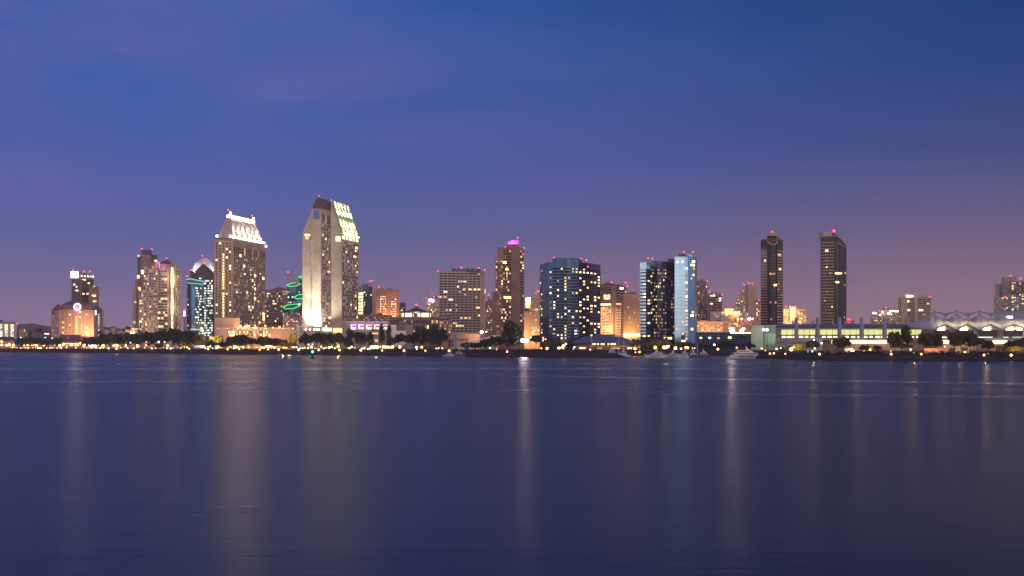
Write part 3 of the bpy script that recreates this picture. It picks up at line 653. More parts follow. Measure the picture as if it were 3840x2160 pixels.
b = Bld('office_block', 'brown brick block in front of the gridded office, with lit corner rooms', [(1646, 1290), (1692, 1294)], 1200, 12); b.wall('rust_brick'); b.roof(); b.grid(0, 5, 5, Z(1262, 1290), Z(1204, 1290), .05, .95, .65, .55, .25, ('lit_warm', 'lit_pink', 'lit_dim')); b.done()
b = Bld('banquet_hall', 'blank grey hall with a stepped pale wall left of the dome-shaped tree', [(1459, 1215), (1485, 1216), (1548, 1220)], 1217, 24); b.wall('grey_concrete'); b.roof()
b.panel(1, .05, .55, Z(1240, 1216), Z(1219, 1216), 'brown_concrete', 'upper_panel', .3); b.panel(0, 0, 1, b.z0, Z(1218, 1215), 'white_paint', 'end_wall', .3)
b.block([(1470, 1205), (1522, 1207)], 1240, 'white_paint', 'front_wall', 8, bot=1300); b.done()
# old hotel with sign
b = Bld('hotel', 'old pale hotel with a blurred white rooftop sign and a flag on a pole', [(1598, 1900), (1626, 1902), (1650, 1904)], 1119, 26)
b.wall('pink_stucco'); b.roof(); b.grid(0, 5, 7, Z(1180, 1900), Z(1130, 1900), .05, .95, .55, .5, .3, ('lit_warm', 'lit_white', 'lit_dim')); b.grid(1, 4, 7, Z(1184, 1900), Z(1136, 1900), .05, .95, .5, .5, .1)
A, B = b.seg(0); Lw = b.L(0); sg = MB()
def letter(kind, x, z, w, h, d0, d1):
    """simple block strokes, wall-mounted"""
    t_ = w * .24; S = {'S': [(0, w, h - t_, h), (0, w, h / 2 - t_ / 2, h / 2 + t_ / 2), (0, w, 0, t_), (0, t_, h / 2, h), (w - t_, w, 0, h / 2)],
      'o': [(0, w, h - t_, h), (0, w, 0, t_), (0, t_, 0, h), (w - t_, w, 0, h)], 'f': [(w * .3, w * .3 + t_, 0, h), (w * .3, w, h - t_, h), (0, w, h * .5, h * .5 + t_)],
      'i': [(w / 2 - t_ / 2, w / 2 + t_ / 2, 0, h * .7), (w / 2 - t_ / 2, w / 2 + t_ / 2, h * .85, h)], 'a': [(0, w, h - t_, h), (0, w, 0, t_), (0, t_, 0, h), (w - t_, w, 0, h), (0, w, h * .45, h * .45 + t_)]}
    q = 0
    for x0, x1, z0, z1 in S[kind]: q += .03; sg.wallbox(A, B, x + x0, x + x1, z + z0, z + z1, d0, d1 + q, 'sign_white')
for k, ch in enumerate('Sofia'): letter(ch, Lw * .38 + k * 1.55 * 1.0, Z(1131, 1900), 1.35, 4.2 if k in (0, 2) else 3.2, .3, .6)
sg.build('rooftop_sign', b.root)
m = MB(); p = P3(1619, 1118, 1904); q = P3(1619, 1092, 1904); m.tube([p, q], .3, 'white_paint', 5); m.build('flagpole', b.root)
m = MB(); m.face([q, q + Vector((2.2, 0, -3)), q + Vector((1.6, 0, -4.6)), q + Vector((0, 0, -3.5))], 'white_paint'); m.build('flag', b.root)
b.beacons([(1598, 1117), (1627, 1114)], .9); b.done()
# gridded office
b = Bld('office_block', 'broad pale office block with a strict grid of dark ribbon windows', [(1645, 1500), (1817, 1512)], 1018, 36)
gz_ = lambda y: Z(y, 1504)
b.wall('pale_concrete'); b.roof('grey_concrete', .8, .985)
for k in range(6): b.block([(1694 + k * 18, 1507), (1708 + k * 18 + (4 if k == 5 else 0), 1507)], 1007 + (k % 3), 'dark_stone', 'plant_room', 10)
b.bands(0, 23, gz_(1246), gz_(1021), .015, .91, .56, 'window_dark', .1)
b.ribs(0, 11, gz_(1246), gz_(1021), .012, .91, .9, .45, 'pale_concrete')
b.panel(0, .925, 1, b.z0, b.z1 - .2, 'tan_concrete', 'end_pier', .5)
H = (gz_(1021) - gz_(1246)) / 23
def row(py): return gz_(1246) + (int((gz_(py) - gz_(1246)) / H) + .5) * H
for px, py, w, mt in ((1725, 1056, 5, 'lit_white'), (1742, 1056, 4, 'lit_yellow'), (1670, 1098, 4, 'lit_white'), (1650, 1118, 4, 'lit_warm'), (1668, 1118, 4, 'lit_warm'), (1690, 1119, 5, 'lit_white'), (1740, 1087, 3, 'lit_warm'), (1762, 1087, 4, 'lit_warm'),
                      (1782, 1087, 3.4, 'lit_warm'), (1797, 1086, 4, 'lit_warm'), (1717, 1077, 1.6, 'lit_white'), (1744, 1107, 2, 'lit_pink'), (1724, 1099, 3, 'lit_dim'), (1690, 1159, 3, 'lit_warm'), (1675, 1160, 2, 'lit_warm'), (1786, 1117, 2, 'lit_warm'), (1710, 1139, 3, 'lit_dim'),
                      (1730, 1188, 2.4, 'lit_white'), (1746, 1188, 3, 'lit_warm'), (1761, 1188, 3, 'lit_warm'), (1706, 1208, 5, 'lit_warm'), (1692, 1219, 2, 'lit_warm'), (1711, 1219, 2, 'lit_yellow'), (1725, 1218, 5, 'lit_yellow'), (1738, 1219, 1.6, 'lit_warm'), (1795, 1024, 2, 'lit_dim'),
                      (1787, 1157, 2, 'lit_warm'), (1795, 1156, 2, 'lit_warm'), (1796, 1178, 2, 'lit_warm'), (1711, 1158, 1.6, 'lit_warm')):
    b.win(0, (px - 1645) / 172. * b.L(0), row(py), w * 1.0, H * .46, mt, .3)
m = MB(); p = P3(1818.5, 1092, 1513); m.box(p.x - .6, p.x + .6, p.y - .6, p.y + .6, p.z - 2.6, p.z + 2.6, 'lit_white'); m.build('corner_lamp', b.root)
b.beacons([(1643, 1016), (1730, 1003), (1795, 1005), (1818, 1013)]); b.done()
b = Bld('theatre', 'low peach theatre with a slanted fascia at the foot of the gridded office', [(1695, 1150), (1802, 1154)], 1252, 22); b.wall('pink_stucco'); b.roof('grey_concrete', .5, .99)
b.panel(0, .18, .6, Z(1278, 1150), Z(1269, 1150), 'brown_concrete', 'canopy_recess', .3); b.panel(0, .0, .16, b.z0, b.z1 - .2, 'grey_concrete', 'grey_wing', .6)
lamp('POINT', P3(1795, 1262, 1143), 7000, (1, .5, .2), b.root, size=.6); b.done()
b = Bld('warehouse', 'long pale shed with a sloping white roof behind the low dark trees', [(1718, 1075), (1872, 1080)], 1290, 24); b.wall('pale_concrete')
m = MB(); y = 1074; m.extrude([P3(1712, 1291, y), P3(1874, 1291, y), P3(1874, 1257, y), P3(1850, 1256, y), P3(1800, 1273, y), P3(1760, 1283, y)], (0, 26, 0), 'white_paint'); m.build('sloping_roof', b.root); b.done()
# tower with the magenta crown
b = Bld('office_block', 'slim brown block squeezed between the gridded office and the magenta-topped tower', [(1819, 1800), (1846, 1802)], 1130, 20); b.wall('brown_concrete'); b.roof(); b.grid(0, 5, 12, Z(1240, 1800), Z(1136, 1800), .05, .95, .6, .5, .07); b.beacons([(1824, 1128), (1832, 1106)]); b.done()
b = Bld('apartment_tower', 'brown apartment tower with a magenta-lit crown', [(1866, 1400), (1916, 1402), (1922, 1398), (1944, 1398), (1950, 1402), (1965, 1410)], 931, 26)
az = lambda y: Z(y, 1400)
b.wall('rust_brick'); b.roof('dark_roof', .8)
b.panel(2, -.05, 1.05, b.z0, az(918), 'brown_concrete', 'core_shaft', .3)
b.block([(1905, 1404), (1945, 1404)], 916, 'brown_concrete', 'penthouse', 14)
for k in range(5):
    m = MB(); y0 = 900 + (4 - k) * 3.6 + (3 if k > 2 else 0); xl = 1904 + max(0, k - 2) * 6; m.box(X(xl, 1402), X(1946, 1402), 1401.2, 1401.8, az(y0) - .42, az(y0) + .42, 'neon_magenta'); m.build('crown_light', b.root)
m = MB(); m.prism([P2(1920, 1404), P2(1945, 1404), P2(1945, 1412), P2(1920, 1412)], az(916) + .02, az(898), 'brown_concrete'); m.build('crown', b.root); lamp('POINT', P3(1925, 905, 1396), 6000, (.9, .15, .9), b.root, size=1)
b.block([(1857, 1396), (1886, 1397)], 969, 'rust_brick', 'lower_wing', 24, bot=1300); b.block([(1844, 1394), (1862, 1395)], 1094, 'brown_concrete', 'side_wing', 24, bot=1300)
nf = 30
b.bands(0, nf, az(1250), az(936), .42, .98, .5, 'window_dark', .1, 'window_band'); b.bands(4, nf, az(1250), az(936), 0, .95, .5, 'window_dark', .1, 'window_band')
b.grid(0, 5, nf, az(1250), az(936), .42, .98, .7, .45, .17, ('lit_warm', 'lit_warm', 'lit_white', 'lit_dim', 'lit_pink'), dark=None, t=.3); b.grid(4, 2, nf, az(1250), az(936), .05, .95, .7, .45, .18, ('lit_warm', 'lit_pink', 'lit_dim'), dark=None, t=.3)
A3, B3 = P2(1857, 1396), P2(1886, 1397); b.pts += [A3, B3]; b.V += [(1857, 1396), (1886, 1397)]
b.grid(6, 3, 26, az(1250), az(976), .05, .75, .55, .5, .05, ('lit_warm',)); b.grid(6, 1, 26, az(1250), az(976), .78, .98, .6, .6, .1)
for s, z in ((.2, 984), (.5, 1010), (.65, 1115), (.3, 1115), (.8, 1116)): b.win(0, (.42 + .56 * s) * b.L(0), az(z), 3.6, 2.4, 'lit_yellow', .4)
b.beacons([(1895, 927), (1941, 892), (1965, 931)], 1.0, 1401); b.done()
# tan pair
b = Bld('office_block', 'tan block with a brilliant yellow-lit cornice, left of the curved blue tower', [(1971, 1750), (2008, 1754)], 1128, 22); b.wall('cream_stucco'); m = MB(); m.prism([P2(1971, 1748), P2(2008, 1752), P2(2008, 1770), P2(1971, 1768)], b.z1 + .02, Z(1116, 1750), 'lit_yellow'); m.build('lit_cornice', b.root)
m = MB(); m.tube([P3(1998, 1116, 1756), P3(1998, 1082, 1756)], .35, 'grey_metal', 5); m.build('mast', b.root); lamp('POINT', P3(1988, 1134, 1742), 22000, (1, .7, .25), b.root, size=1); b.done()
b = Bld('office_block', 'plain tan block beside the magenta-topped tower', [(1963, 1500), (1994, 1504)], 1168, 24); b.wall('tan_concrete'); b.roof('brown_concrete'); lamp('POINT', P3(1980, 1262, 1485), 50000, (1, .5, .18), b.root, size=2); b.beacons([(1991, 1174)], .7); b.done()  # the amber light has no fixture, added as city glow
b = Bld('apartment_block', 'pale block of many small windows tucked against the curved blue tower', [(1990, 1560), (2040, 1566)], 1112, 22); b.wall('cream_stucco'); b.grid(0, 9, 17, Z(1250, 1560), Z(1118, 1560), .03, .97, .5, .5, .06); b.block([(2008, 1562), (2024, 1562)], 1100, 'cream_stucco', 'stair_head', 8)
b.beacons([(2010, 1099), (2016, 1091), (2019, 1093)]); b.win(0, .5 * b.L(0), Z(1106, 1560), 3, 2.6, 'sign_white', .4); lamp('POINT', P3(2000, 1260, 1545), 50000, (1, .5, .18), b.root, size=2); b.done()  # amber light at the foot is added city glow without a fixture
# curved blue hotel
NS = 14
Vc = [(2024, 1168)] + [(2058 + k * (2252 - 2058) / NS, 1128 + 44 * ((k / NS - .35) / .65) ** 2 if k / NS > .35 else 1128 + 6 * ((.35 - k / NS) / .35) ** 2) for k in range(NS + 1)]
b = Bld('hotel_tower', 'broad curved hotel tower of blue glass dotted with yellow windows', Vc, 981, 40, cat='building')
b.z1 = Z(982, 1130); mz = lambda y: Z(y, 1135)
b.wall('blue_glass')
cr = [P2(*q) + Vector((0, 3)) for q in Vc[2:11]]; m = MB(); m.prism(cr + [cr[-1] + Vector((0, 20)), cr[0] + Vector((0, 20))], b.z1 + .02, mz(968), 'blue_glass'); m.build('crown', b.root)
nf = 24
for r in range(nf):                                        # one dark glazed strip per storey round the curve
    m = MB(); ch_ = (mz(1004) - mz(1274)) / nf; z = mz(1274) + (r + .5) * ch_
    for i in range(2, NS + 1): A, B = b.seg(i); m.wallbox(A, B, 0, b.L(i), z - ch_ * .30, z + ch_ * .30, -.2, .08, 'window_dark')
    m.build('window_band', b.root)
for i in range(1, NS + 1):
    Lf = .34
    if i % 2 == 1 or i > 9: b.grid(i, 1, nf, mz(1274), mz(1004), .1, .9, .52, .44, Lf if i > 1 else .18, ('lit_yellow', 'lit_warm', 'lit_yellow', 'lit_white'), dark=None if i > 1 else 'window_dark', t=.25)
    else: b.grid(i, 1, nf, mz(1274), mz(1004), .1, .9, .5, .42, .2, ('lit_yellow', 'lit_warm'), dark=None, t=.25)
b.grid(0, 2, nf, mz(1274), mz(1004), .02, .3, .5, .5, .1, ('lit_white',), dark='window_dark')
b.done(100)
bb = b; b.beacons([(2077, 966), (2179, 970), (2199, 976), (2205, 1000)], 1.1, 1132)
# golden office
b = Bld('office_block', 'dark-topped office with glowing golden balcony frames', [(2248, 1400), (2292, 1396), (2310, 1402), (2338, 1404)], 1070, 26)
gz2 = lambda y: Z(y, 1400)
b.wall('brown_concrete'); b.roof(); b.block([(2276, 1402), (2304, 1402)], 1064, 'dark_stone', 'penthouse', 14)
b.bands(0, 8, gz2(1146), gz2(1076), .1, .98, .5, 'window_dark'); b.bands(2, 18, gz2(1250), gz2(1076), .02, .98, .5, 'window_dark')
b.panel(0, .05, .98, gz2(1145), gz2(1139), 'lit_yellow', 'lit_terrace', .4); b.panel(2, 0, .7, gz2(1142), gz2(1137), 'lit_warm', 'lit_terrace', .4)
for i, cols in ((0, (.15, .55, .95)), (1, (.1, .9)), (2, (.1, .55))):
    for s in cols: b.panel(i, s - .03, s + .04, gz2(1254), gz2(1150), 'cream_stucco', 'frame_column', 1.0)
for k in range(10): 
    for i in (0, 2): b.panel(i, .15, .92 if i == 0 else .55, gz2(1250 - k * 10), gz2(1252 - k * 10) - .9, 'cream_stucco', 'balcony_slab', .8)
b.grid(0, 5, 9, gz2(1252), gz2(1150), .1, .95, .6, .5, .3, ('lit_warm', 'lit_pink', 'lit_yellow')); b.grid(0, 6, 2, gz2(1124), gz2(1104), .35, .98, .8, .7, .75, ('lit_yellow', 'lit_warm'))
b.panel(2, .55, .95, gz2(1083), gz2(1078), 'sign_white', 'sign', .4)
for px, py, pw in ((2262, 1235, 15000), (2300, 1240, 18000), (2262, 1170, 9000), (2318, 1180, 9000), (2318, 1240, 15000)): lamp('POINT', P3(px, py, 1388), pw, (1, .55, .2), b.root, size=.8)
b.beacons([(2293, 1059)]); b.done()
b = Bld('office_block', 'distant dim block carrying two red lights behind the golden office', [(2322, 1900), (2352, 1903)], 1084, 20); b.wall('brown_concrete'); b.roof(); b.beacons([(2346, 1060), (2353, 1073), (2342, 1098)]); b.grid(0, 4, 8, Z(1150, 1900), Z(1090, 1900), .05, .95, .6, .5, .05); b.done()
b = Bld('office_block', 'pink office block with dense rows of windows and a blazing yellow ground floor', [(2336, 1450), (2404, 1458)], 1105, 26)
pz2 = lambda y: Z(y, 1452)
b.wall('pink_stucco'); b.roof('pink_stucco'); b.bands(0, 19, pz2(1232), pz2(1110), .02, .98, .36, 'rust_brick', .06)
b.grid(0, 16, 19, pz2(1232), pz2(1110), .02, .98, .6, .34, .05, ('lit_dim', 'lit_warm'), dark=None)
b.panel(0, .0, .93, pz2(1262), pz2(1251), 'lit_yellow', 'lit_lobby', .5)
for k in range(4): m = MB(); p = P3(2346 + k * 14, 1262 - (k == 3) * 2, 1440); m.ball(p, 1.6, 'lamp_amber', 8); m.build('forecourt_lamp', b.root, True)
for px, py, pw in ((2388, 1240, 14000), (2372, 1252, 5000), (2350, 1252, 4000)): lamp('POINT', P3(px, py, 1441), pw, (1, .62, .15), b.root, size=1)
b.done()
# twin glass towers
b = Bld('hotel_tower', 'left of the twin glass towers, dark with a pale reflective corner', [(2401, 1150), (2423, 1146), (2438, 1150), (2465, 1158), (2500, 1160), (2530, 1168)], 986, 34)
wz = lambda y: Z(y, 1152)
b.wall('dark_glass')
b.panel(0, 0, 1, wz(1012), b.z1 + .3, 'mirror_glass', 'crown_panel', .4); b.panel(1, 0, 1, wz(1010), b.z1 + .3, 'mirror_glass', 'crown_panel', .4); b.panel(2, 0, .85, wz(1000), b.z1 + .6, 'mirror_glass', 'crown_panel', .4)
b.block([(2452, 1163), (2530, 1174)], 979, 'dark_glass', 'upper_storey', 16)
b.block([(2462, 1161), (2485, 1163)], 981, 'steel_glass', 'upper_bay', 6); b.block([(2504, 1172), (2530, 1174)], 970, 'dark_stone', 'stair_head', 12)
nf = 21
b.bands(0, nf, wz(1266), wz(1012), .0, 1, .56, 'mirror_glass', .3, 'glass_band'); b.bands(1, nf, wz(1266), wz(1012), .25, .9, .45, 'steel_glass', .3, 'glass_band')
b.bands(4, nf, wz(1266), wz(1012), .05, .5, .4, 'blue_glass', .2, 'glass_band')
b.grid(0, 1, nf, wz(1266), wz(1012), .5, .98, .8, .4, .35, ('lit_yellow', 'lit_warm'), dark=None, t=.5); b.grid(1, 1, nf, wz(1266), wz(1012), .3, .9, .8, .42, .25, ('lit_warm', 'lit_yellow'), dark=None, t=.5)
b.grid(2, 4, nf, wz(1266), wz(1005), .05, .98, .5, .45, .16, ('lit_warm', 'lit_yellow', 'lit_dim')); b.grid(3, 5, nf, wz(1266), wz(1005), .02, .98, .5, .45, .16, ('lit_warm', 'lit_yellow', 'lit_dim')); b.grid(4, 4, nf, wz(1266), wz(1012), .05, .98, .5, .45, .1, ('lit_warm', 'lit_dim'))
b.panel(4, .1, .3, wz(1272), wz(1264), 'lit_warm', 'lobby_window', .5); b.panel(4, .42, .6, wz(1272), wz(1264), 'lit_warm', 'lobby_window', .5); b.panel(3, .7, .95, wz(1272), wz(1264), 'lit_warm', 'lobby_window', .5)
b.beacons([(2430, 968), (2446, 970)], 1.1, 1160); b.done()
b = Bld('hotel_tower', 'right of the twin glass towers, pale mirror facets reflecting the western sky', [(2530, 1142), (2554, 1140), (2569, 1142), (2580, 1141), (2606, 1148), (2613, 1160)], 964, 36)
wz = lambda y: Z(y, 1142)
b.wall('steel_glass')
for i, mt in ((0, 'mirror_glass'), (1, 'mirror_glass'), (2, 'sky_glass'), (3, 'steel_glass'), (4, 'dark_glass')): b.panel(i, 0.002, .998, wz(1281), b.z1 + .25, mt, 'glass_facet', .15)
b.block([(2561, 1152), (2598, 1153)], 953, 'steel_glass', 'plant_room', 12); b.roof('grey_metal', .5)
for k in range(21): b.win(2, .55 * b.L(2), lerp(wz(1270), wz(1007), k / 20.), 1.9, 1.7, 'lit_dim' if k % 4 else 'lit_warm', .35)
for s0, s1, py, w in ((.55, .98, 980, 4), (.3, .98, 993, 6), (.7, .95, 1006, 2), (.6, .9, 1030, 2.6), (.3, .6, 1044, 2), (.3, .8, 1183, 4), (.5, .8, 1170, 2), (.3, .8, 1234, 3)): b.win(3, (s0 + s1) / 2 * b.L(3), wz(py), w, 1.9, random.choice(['lit_warm', 'lit_yellow']), .35)
for i, s, py in ((0, .45, 982), (1, .3, 981), (1, .35, 1208), (0, .4, 1234), (1, .4, 1252), (1, .7, 1278)): b.win(i, s * b.L(i), wz(py), 1.7, 1.7, 'lit_warm', .35)
b.panel(1, .1, 1, wz(1281), wz(1276), 'lit_yellow', 'lit_entrance', .5)
for k in range(1, 24): 
    for i in (0, 1, 2, 3): b.panel(i, 0.004, .996, wz(1281) + k * 3.4, wz(1281) + k * 3.4 + .14, 'steel_glass', 'floor_joint', .2, .1)
b.beacons([(2565, 945), (2599, 945)], 1.1, 1150); b.done()
b = Bld('restaurant', 'low navy-roofed marina building with a row of bright lamps under its eaves', [(2155, 1000), (2368, 1004)], 1287, 34)
b.wall('brown_concrete'); nz = lambda y: Z(y, 1000)
hip(b.root, 2150, 2372, 996, 1040, nz(1287) + .65, nz(1262), 'navy_roof', .6, over=2); m = MB(); m.prism([P2(2232, 1012), P2(2305, 1012), P2(2305, 1024), P2(2232, 1024)], nz(1272), nz(1253), 'navy_roof'); m.build('clerestory', b.root)
for px in (2224, 2232, 2243, 2256, 2264, 2281, 2292, 2299, 2306): m = MB(); m.ball(P3(px, 1290.5, 993.6), .62, 'lamp_warm', 8); m.build('eave_lamp', b.root, True)
b.panel(0, .08, .19, nz(1308), nz(1303), 'lit_yellow', 'lit_window', .4); b.panel(0, .4, .48, nz(1308), nz(1304), 'lit_dim', 'lit_window', .4); b.panel(0, .66, .8, nz(1308), nz(1304), 'lit_dim', 'lit_window', .4); b.panel(0, .02, .98, nz(1301), nz(1297), 'pale_concrete', 'balcony', 1.2)
b.done()
# ================================================================ right group
b = Bld('office_tower', 'dim brown tower rising just right of the mirror-faced glass tower', [(2611, 2000), (2653, 2006)], 1055, 24); b.wall('brown_concrete'); b.roof()
b.grid(0, 8, 18, Z(1210, 2000), Z(1062, 2000), .04, .96, .6, .45, .06, ('lit_dim', 'lit_warm')); b.beacons([(2651, 1055), (2613, 1102)]); b.done()
b = Bld('office_tower', 'lower half of the dim brown pair, with a penthouse and three red lights', [(2653, 1960), (2708, 1968)], 1105, 26); b.wall('brown_concrete'); b.roof()
b.block([(2662, 1964), (2690, 1966)], 1095, 'brown_concrete', 'penthouse', 14); b.bands(0, 11, Z(1215, 1960), Z(1110, 1960), .04, .96, .4, 'window_dark')
b.grid(0, 12, 11, Z(1215, 1960), Z(1110, 1960), .04, .96, .7, .36, .08, ('lit_white', 'lit_dim'), dark=None)
for px, py, w in ((2672, 1109, 9), (2667, 1139, 4), (2650 + 16, 1139, 3), (2699, 1127, 3), (2700, 1119, 4), (2678, 1103, 3)): b.win(0, max(2, (px - 2653) / 55 * b.L(0)), Z(py, 1960), w, 2.4, 'lit_white', .4)
b.beacons([(2662, 1094), (2708, 1105)]); b.done()
b = Bld('apartment_tower', 'hazy distant tower with three red lights on its stepped top', [(2760, 2300), (2784, 2306), (2804, 2310), (2838, 2318)], 1070, 26)
b.wall('tan_concrete', poly=[P2(2784, 2306), P2(2838, 2316), P2(2838, 2342), P2(2784, 2332)]); b.block([(2759, 2298), (2786, 2300)], 1117, 'tan_concrete', 'lower_wing', 26, bot=1300); b.block([(2774, 2303), (2788, 2304)], 1094, 'tan_concrete', 'middle_wing', 20, bot=1300)
b.panel(2, .04, .12, b.z0, b.z1, 'pale_concrete', 'pier', 1.); b.panel(1, .6, 1., b.z0, b.z1, 'brown_concrete', 'recess', .3)
b.grid(2, 5, 18, Z(1180, 2300), Z(1076, 2300), .15, .97, .6, .45, .22, ('lit_warm', 'lit_white', 'lit_dim')); b.grid(1, 3, 18, Z(1180, 2300), Z(1076, 2300), .05, .55, .5, .5, .12)
b.pts[0] = P2(2759, 2297); b.pts[1] = P2(2786, 2299); b.grid(0, 5, 10, Z(1180, 2298), Z(1122, 2298), .05, .95, .6, .45, .22, ('lit_warm', 'lit_yellow', 'lit_dim')); b.beacons([(2790, 1067), (2808, 1062), (2821, 1063)]); b.done()
b = Bld('apartment_tower', 'short hazy tower pressed against the left side of the cylinder tower', [(2835, 2200), (2858, 2204)], 1130, 20); b.wall('tan_concrete'); b.roof(); b.grid(0, 4, 9, Z(1200, 2200), Z(1134, 2200), .05, .95, .6, .5, .2); b.beacons([(2846, 1126)]); b.done()
b = Bld('hotel', 'cream low-rise hotel with yellow floodlit corner turrets and a small domed roof', [(2664, 1700), (2712, 1702), (2756, 1702), (2808, 1708)], 1170, 30)
hz2 = lambda y: Z(y, 1702)
b.wall('cream_stucco'); b.roof('rust_brick', .8, .99)
c = P3(2734, 1170, 1712); m = MB(); m.prism([P2(2718, 1704), P2(2750, 1704), P2(2750, 1716), P2(2718, 1716)], b.z1 + .02, hz2(1158), 'cream_stucco'); tw = m.build('turret', b.root)
hip(b.root, 2718, 2750, 1704, 1716, hz2(1158) + .65, hz2(1152), 'rust_brick', 0)
for px in (2724, 2742): lamp('POINT', P3(px, 1166, 1698), 6000, (1, .65, .15), b.root, size=.5)
for px, py in ((2726, 1172), (2725, 1176), (2758, 1174), (2771, 1173)): m = MB(); p = P3(px, py, 1700); m.box(p.x - 1.6, p.x + 1.6, p.y, p.y + .6, p.z - 2, p.z + 2, 'lit_yellow'); m.build('lit_niche', b.root)
lamp('POINT', P3(2762, 1180, 1694), 8000, (1, .62, .15), b.root, size=.5); b.grid(0, 8, 3, hz2(1198), hz2(1174), .05, .95, .5, .5, .12); b.grid(2, 8, 3, hz2(1198), hz2(1174), .05, .95, .5, .5, .3, ('lit_warm', 'lit_white')); b.done()
b = Bld('apartment_block', 'row of peach low-rise flats behind the low blue glass building', [(2612, 1500), (2690, 1503), (2770, 1508)], 1207, 24)
b.wall('pink_stucco'); b.roof('rust_brick', .6, .99); b.panel(1, .25, .5, b.z0, Z(1210, 1504), 'brown_concrete', 'recess', .3)
b.block([(2622, 1502), (2655, 1503)], 1201, 'rust_brick', 'upper_storey', 12)
b.grid(0, 9, 4, Z(1241, 1500), Z(1210, 1500), .02, .98, .5, .5, .25, ('lit_warm', 'lit_dim', 'lit_yellow')); b.grid(1, 9, 4, Z(1241, 1500), Z(1210, 1500), .02, .98, .5, .5, .35, ('lit_warm', 'lit_dim', 'lit_yellow'))
for px, pw in ((2635, 18000), (2685, 22000), (2740, 16000)): lamp('POINT', P3(px, 1238, 1482), pw, (1, .55, .22), b.root, size=1)
b.done()
b = Bld('hotel', 'rust-red building with four bright terrace lamps behind the roof floodlights', [(2754, 1600), (2828, 1606)], 1192, 24); b.wall('rust_brick'); b.roof('rust_brick', .6, .99); b.grid(0, 10, 4, Z(1235, 1600), Z(1200, 1600), .03, .97, .5, .5, .08)
for px, r in ((2767, 1.), (2781, 1.), (2810, 1.5), (2822, 1.)): m = MB(); m.ball(P3(px, 1196, 1598.5), r * 1.2, 'lamp_pink' if r < 1.2 else 'lamp_white', 8); m.build('terrace_lamp', b.root, True)
lamp('POINT', P3(2790, 1232, 1585), 14000, (1, .45, .3), b.root, size=1); b.done()
b = Bld('office_block', 'low wide blue glass building under brilliant white roof floodlights', [(2611, 1090), (2817, 1098)], 1248, 26); b.wall('blue_glass'); b.roof('grey_metal', .8, .995)
b.bands(0, 4, Z(1292, 1090), Z(1252, 1090), .01, .99, .5, 'steel_glass', .08); b.ribs(0, 14, Z(1292, 1090), b.z1, .01, .99, .5, .2, 'navy_roof')
for s, py, mt in ((.08, 1267, 'lit_white'), (.24, 1267, 'lit_cool'), (.6, 1266, 'lit_warm'), (.61, 1266, 'lit_yellow'), (.4, 1268, 'lit_dim')): b.win(0, s * b.L(0), Z(py, 1090), 2.4, 1.7, mt, .4)
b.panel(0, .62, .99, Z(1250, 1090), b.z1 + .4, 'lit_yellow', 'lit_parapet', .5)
for px, py, r in ((2744, 1238, 1.9), (2780, 1240, 1.35), (2789, 1233, 1.1)):
    p = P3(px, py, 1102); m = MB(); m.ball(p, r, 'flood_white' if r > 1.5 else 'lamp_white', 8); m.build('roof_floodlight', b.root, True); m = MB(); m.tube([Vector((p.x, p.y, b.z1)), p], .25, 'black_metal', 5); m.build('mast', b.root)
    lamp('POINT', p + Vector((0, -3, 1)), 9000, (1, .95, .85), b.root, size=1, aim=(0, 6, -8))
b.done()
# cylinder tower
def drum(root, cx, D, r, z0, zf, zb, mat, name, lean=0, k=20, wx=0.):
    """round shaft cut off by a slanting plane: zf at the front, zb at the back, tilted by wx per metre sideways"""
    m = MB(); c = P2(cx, D); bt, tp = [], []
    for j in range(k):
        a = 2 * math.pi * j / k; x, y = c.x + math.cos(a) * r, c.y + math.sin(a) * r
        bt.append((x, y, z0)); tp.append((x, y, lerp(zf, zb, (y - c.y + r) / (2 * r)) + wx * (x - c.x)))
    m.hexa(bt, tp, mat); o = m.build(name, root); e = MB(); e.face([Vector(p) + Vector((0, -.05, .12)) for p in tp], 'dark_roof'); e.build('roof', o)
    e = MB(); e.tube([Vector(p) + (Vector(p) - Vector((c.x, c.y, p[2]))).normalized() * .25 for p in tp], .45, 'tan_concrete', 5, True); e.build('rim', o)
    return o, c
b = Bld('apartment_tower', 'dark striped tower with a central cylinder cut off by a slanting top', [(2853, 1254), (2877, 1250), (2913, 1250), (2936, 1254)], 900, 24)
tz2 = lambda y: Z(y, 1250)
b.wall('bronze_glass'); b.roof('dark_stone', 1, .9)
drum(b.root, 2895, 1252, 19 / F * 1250, b.z0, tz2(919), tz2(874), 'bronze_glass', 'cylinder')
m = MB(); c = P2(2895, 1256); m.lathe((c.x, c.y, tz2(884)), [(5, 0), (5.2, tz2(872) - tz2(884)), (4.8, tz2(872) - tz2(884) + .4)], 'tan_concrete', 16); m.build('roof_crown', b.root)
nf = 27
for i in (0, 2):
    b.bands(i, nf, tz2(1214), tz2(936), .0, 1, .28, 'amber_slab', .5, 'balcony_slab')
b.panel(0, .05, .9, tz2(1081), tz2(932), 'window_grey', 'pale_facade', .3)
for k in range(13): b.panel(1, .25, .75, tz2(1090 - k * 11), tz2(1092 - k * 11) - .1, 'grey_metal', 'balcony_slab', 4.9, 4.4)
b.grid(2, 3, nf, tz2(1214), tz2(936), .1, .9, .7, .4, .05, ('lit_warm', 'lit_orange', 'lit_dim'), dark=None, t=.4)
for i, s, py, w, mt in ((2, .4, 955, 4.2, 'lit_orange'), (2, .5, 1009, 2.4, 'lit_warm'), (0, .7, 977, 1.8, 'lit_warm')): b.win(i, s * b.L(i), tz2(py), w, 1.8, mt, .6)
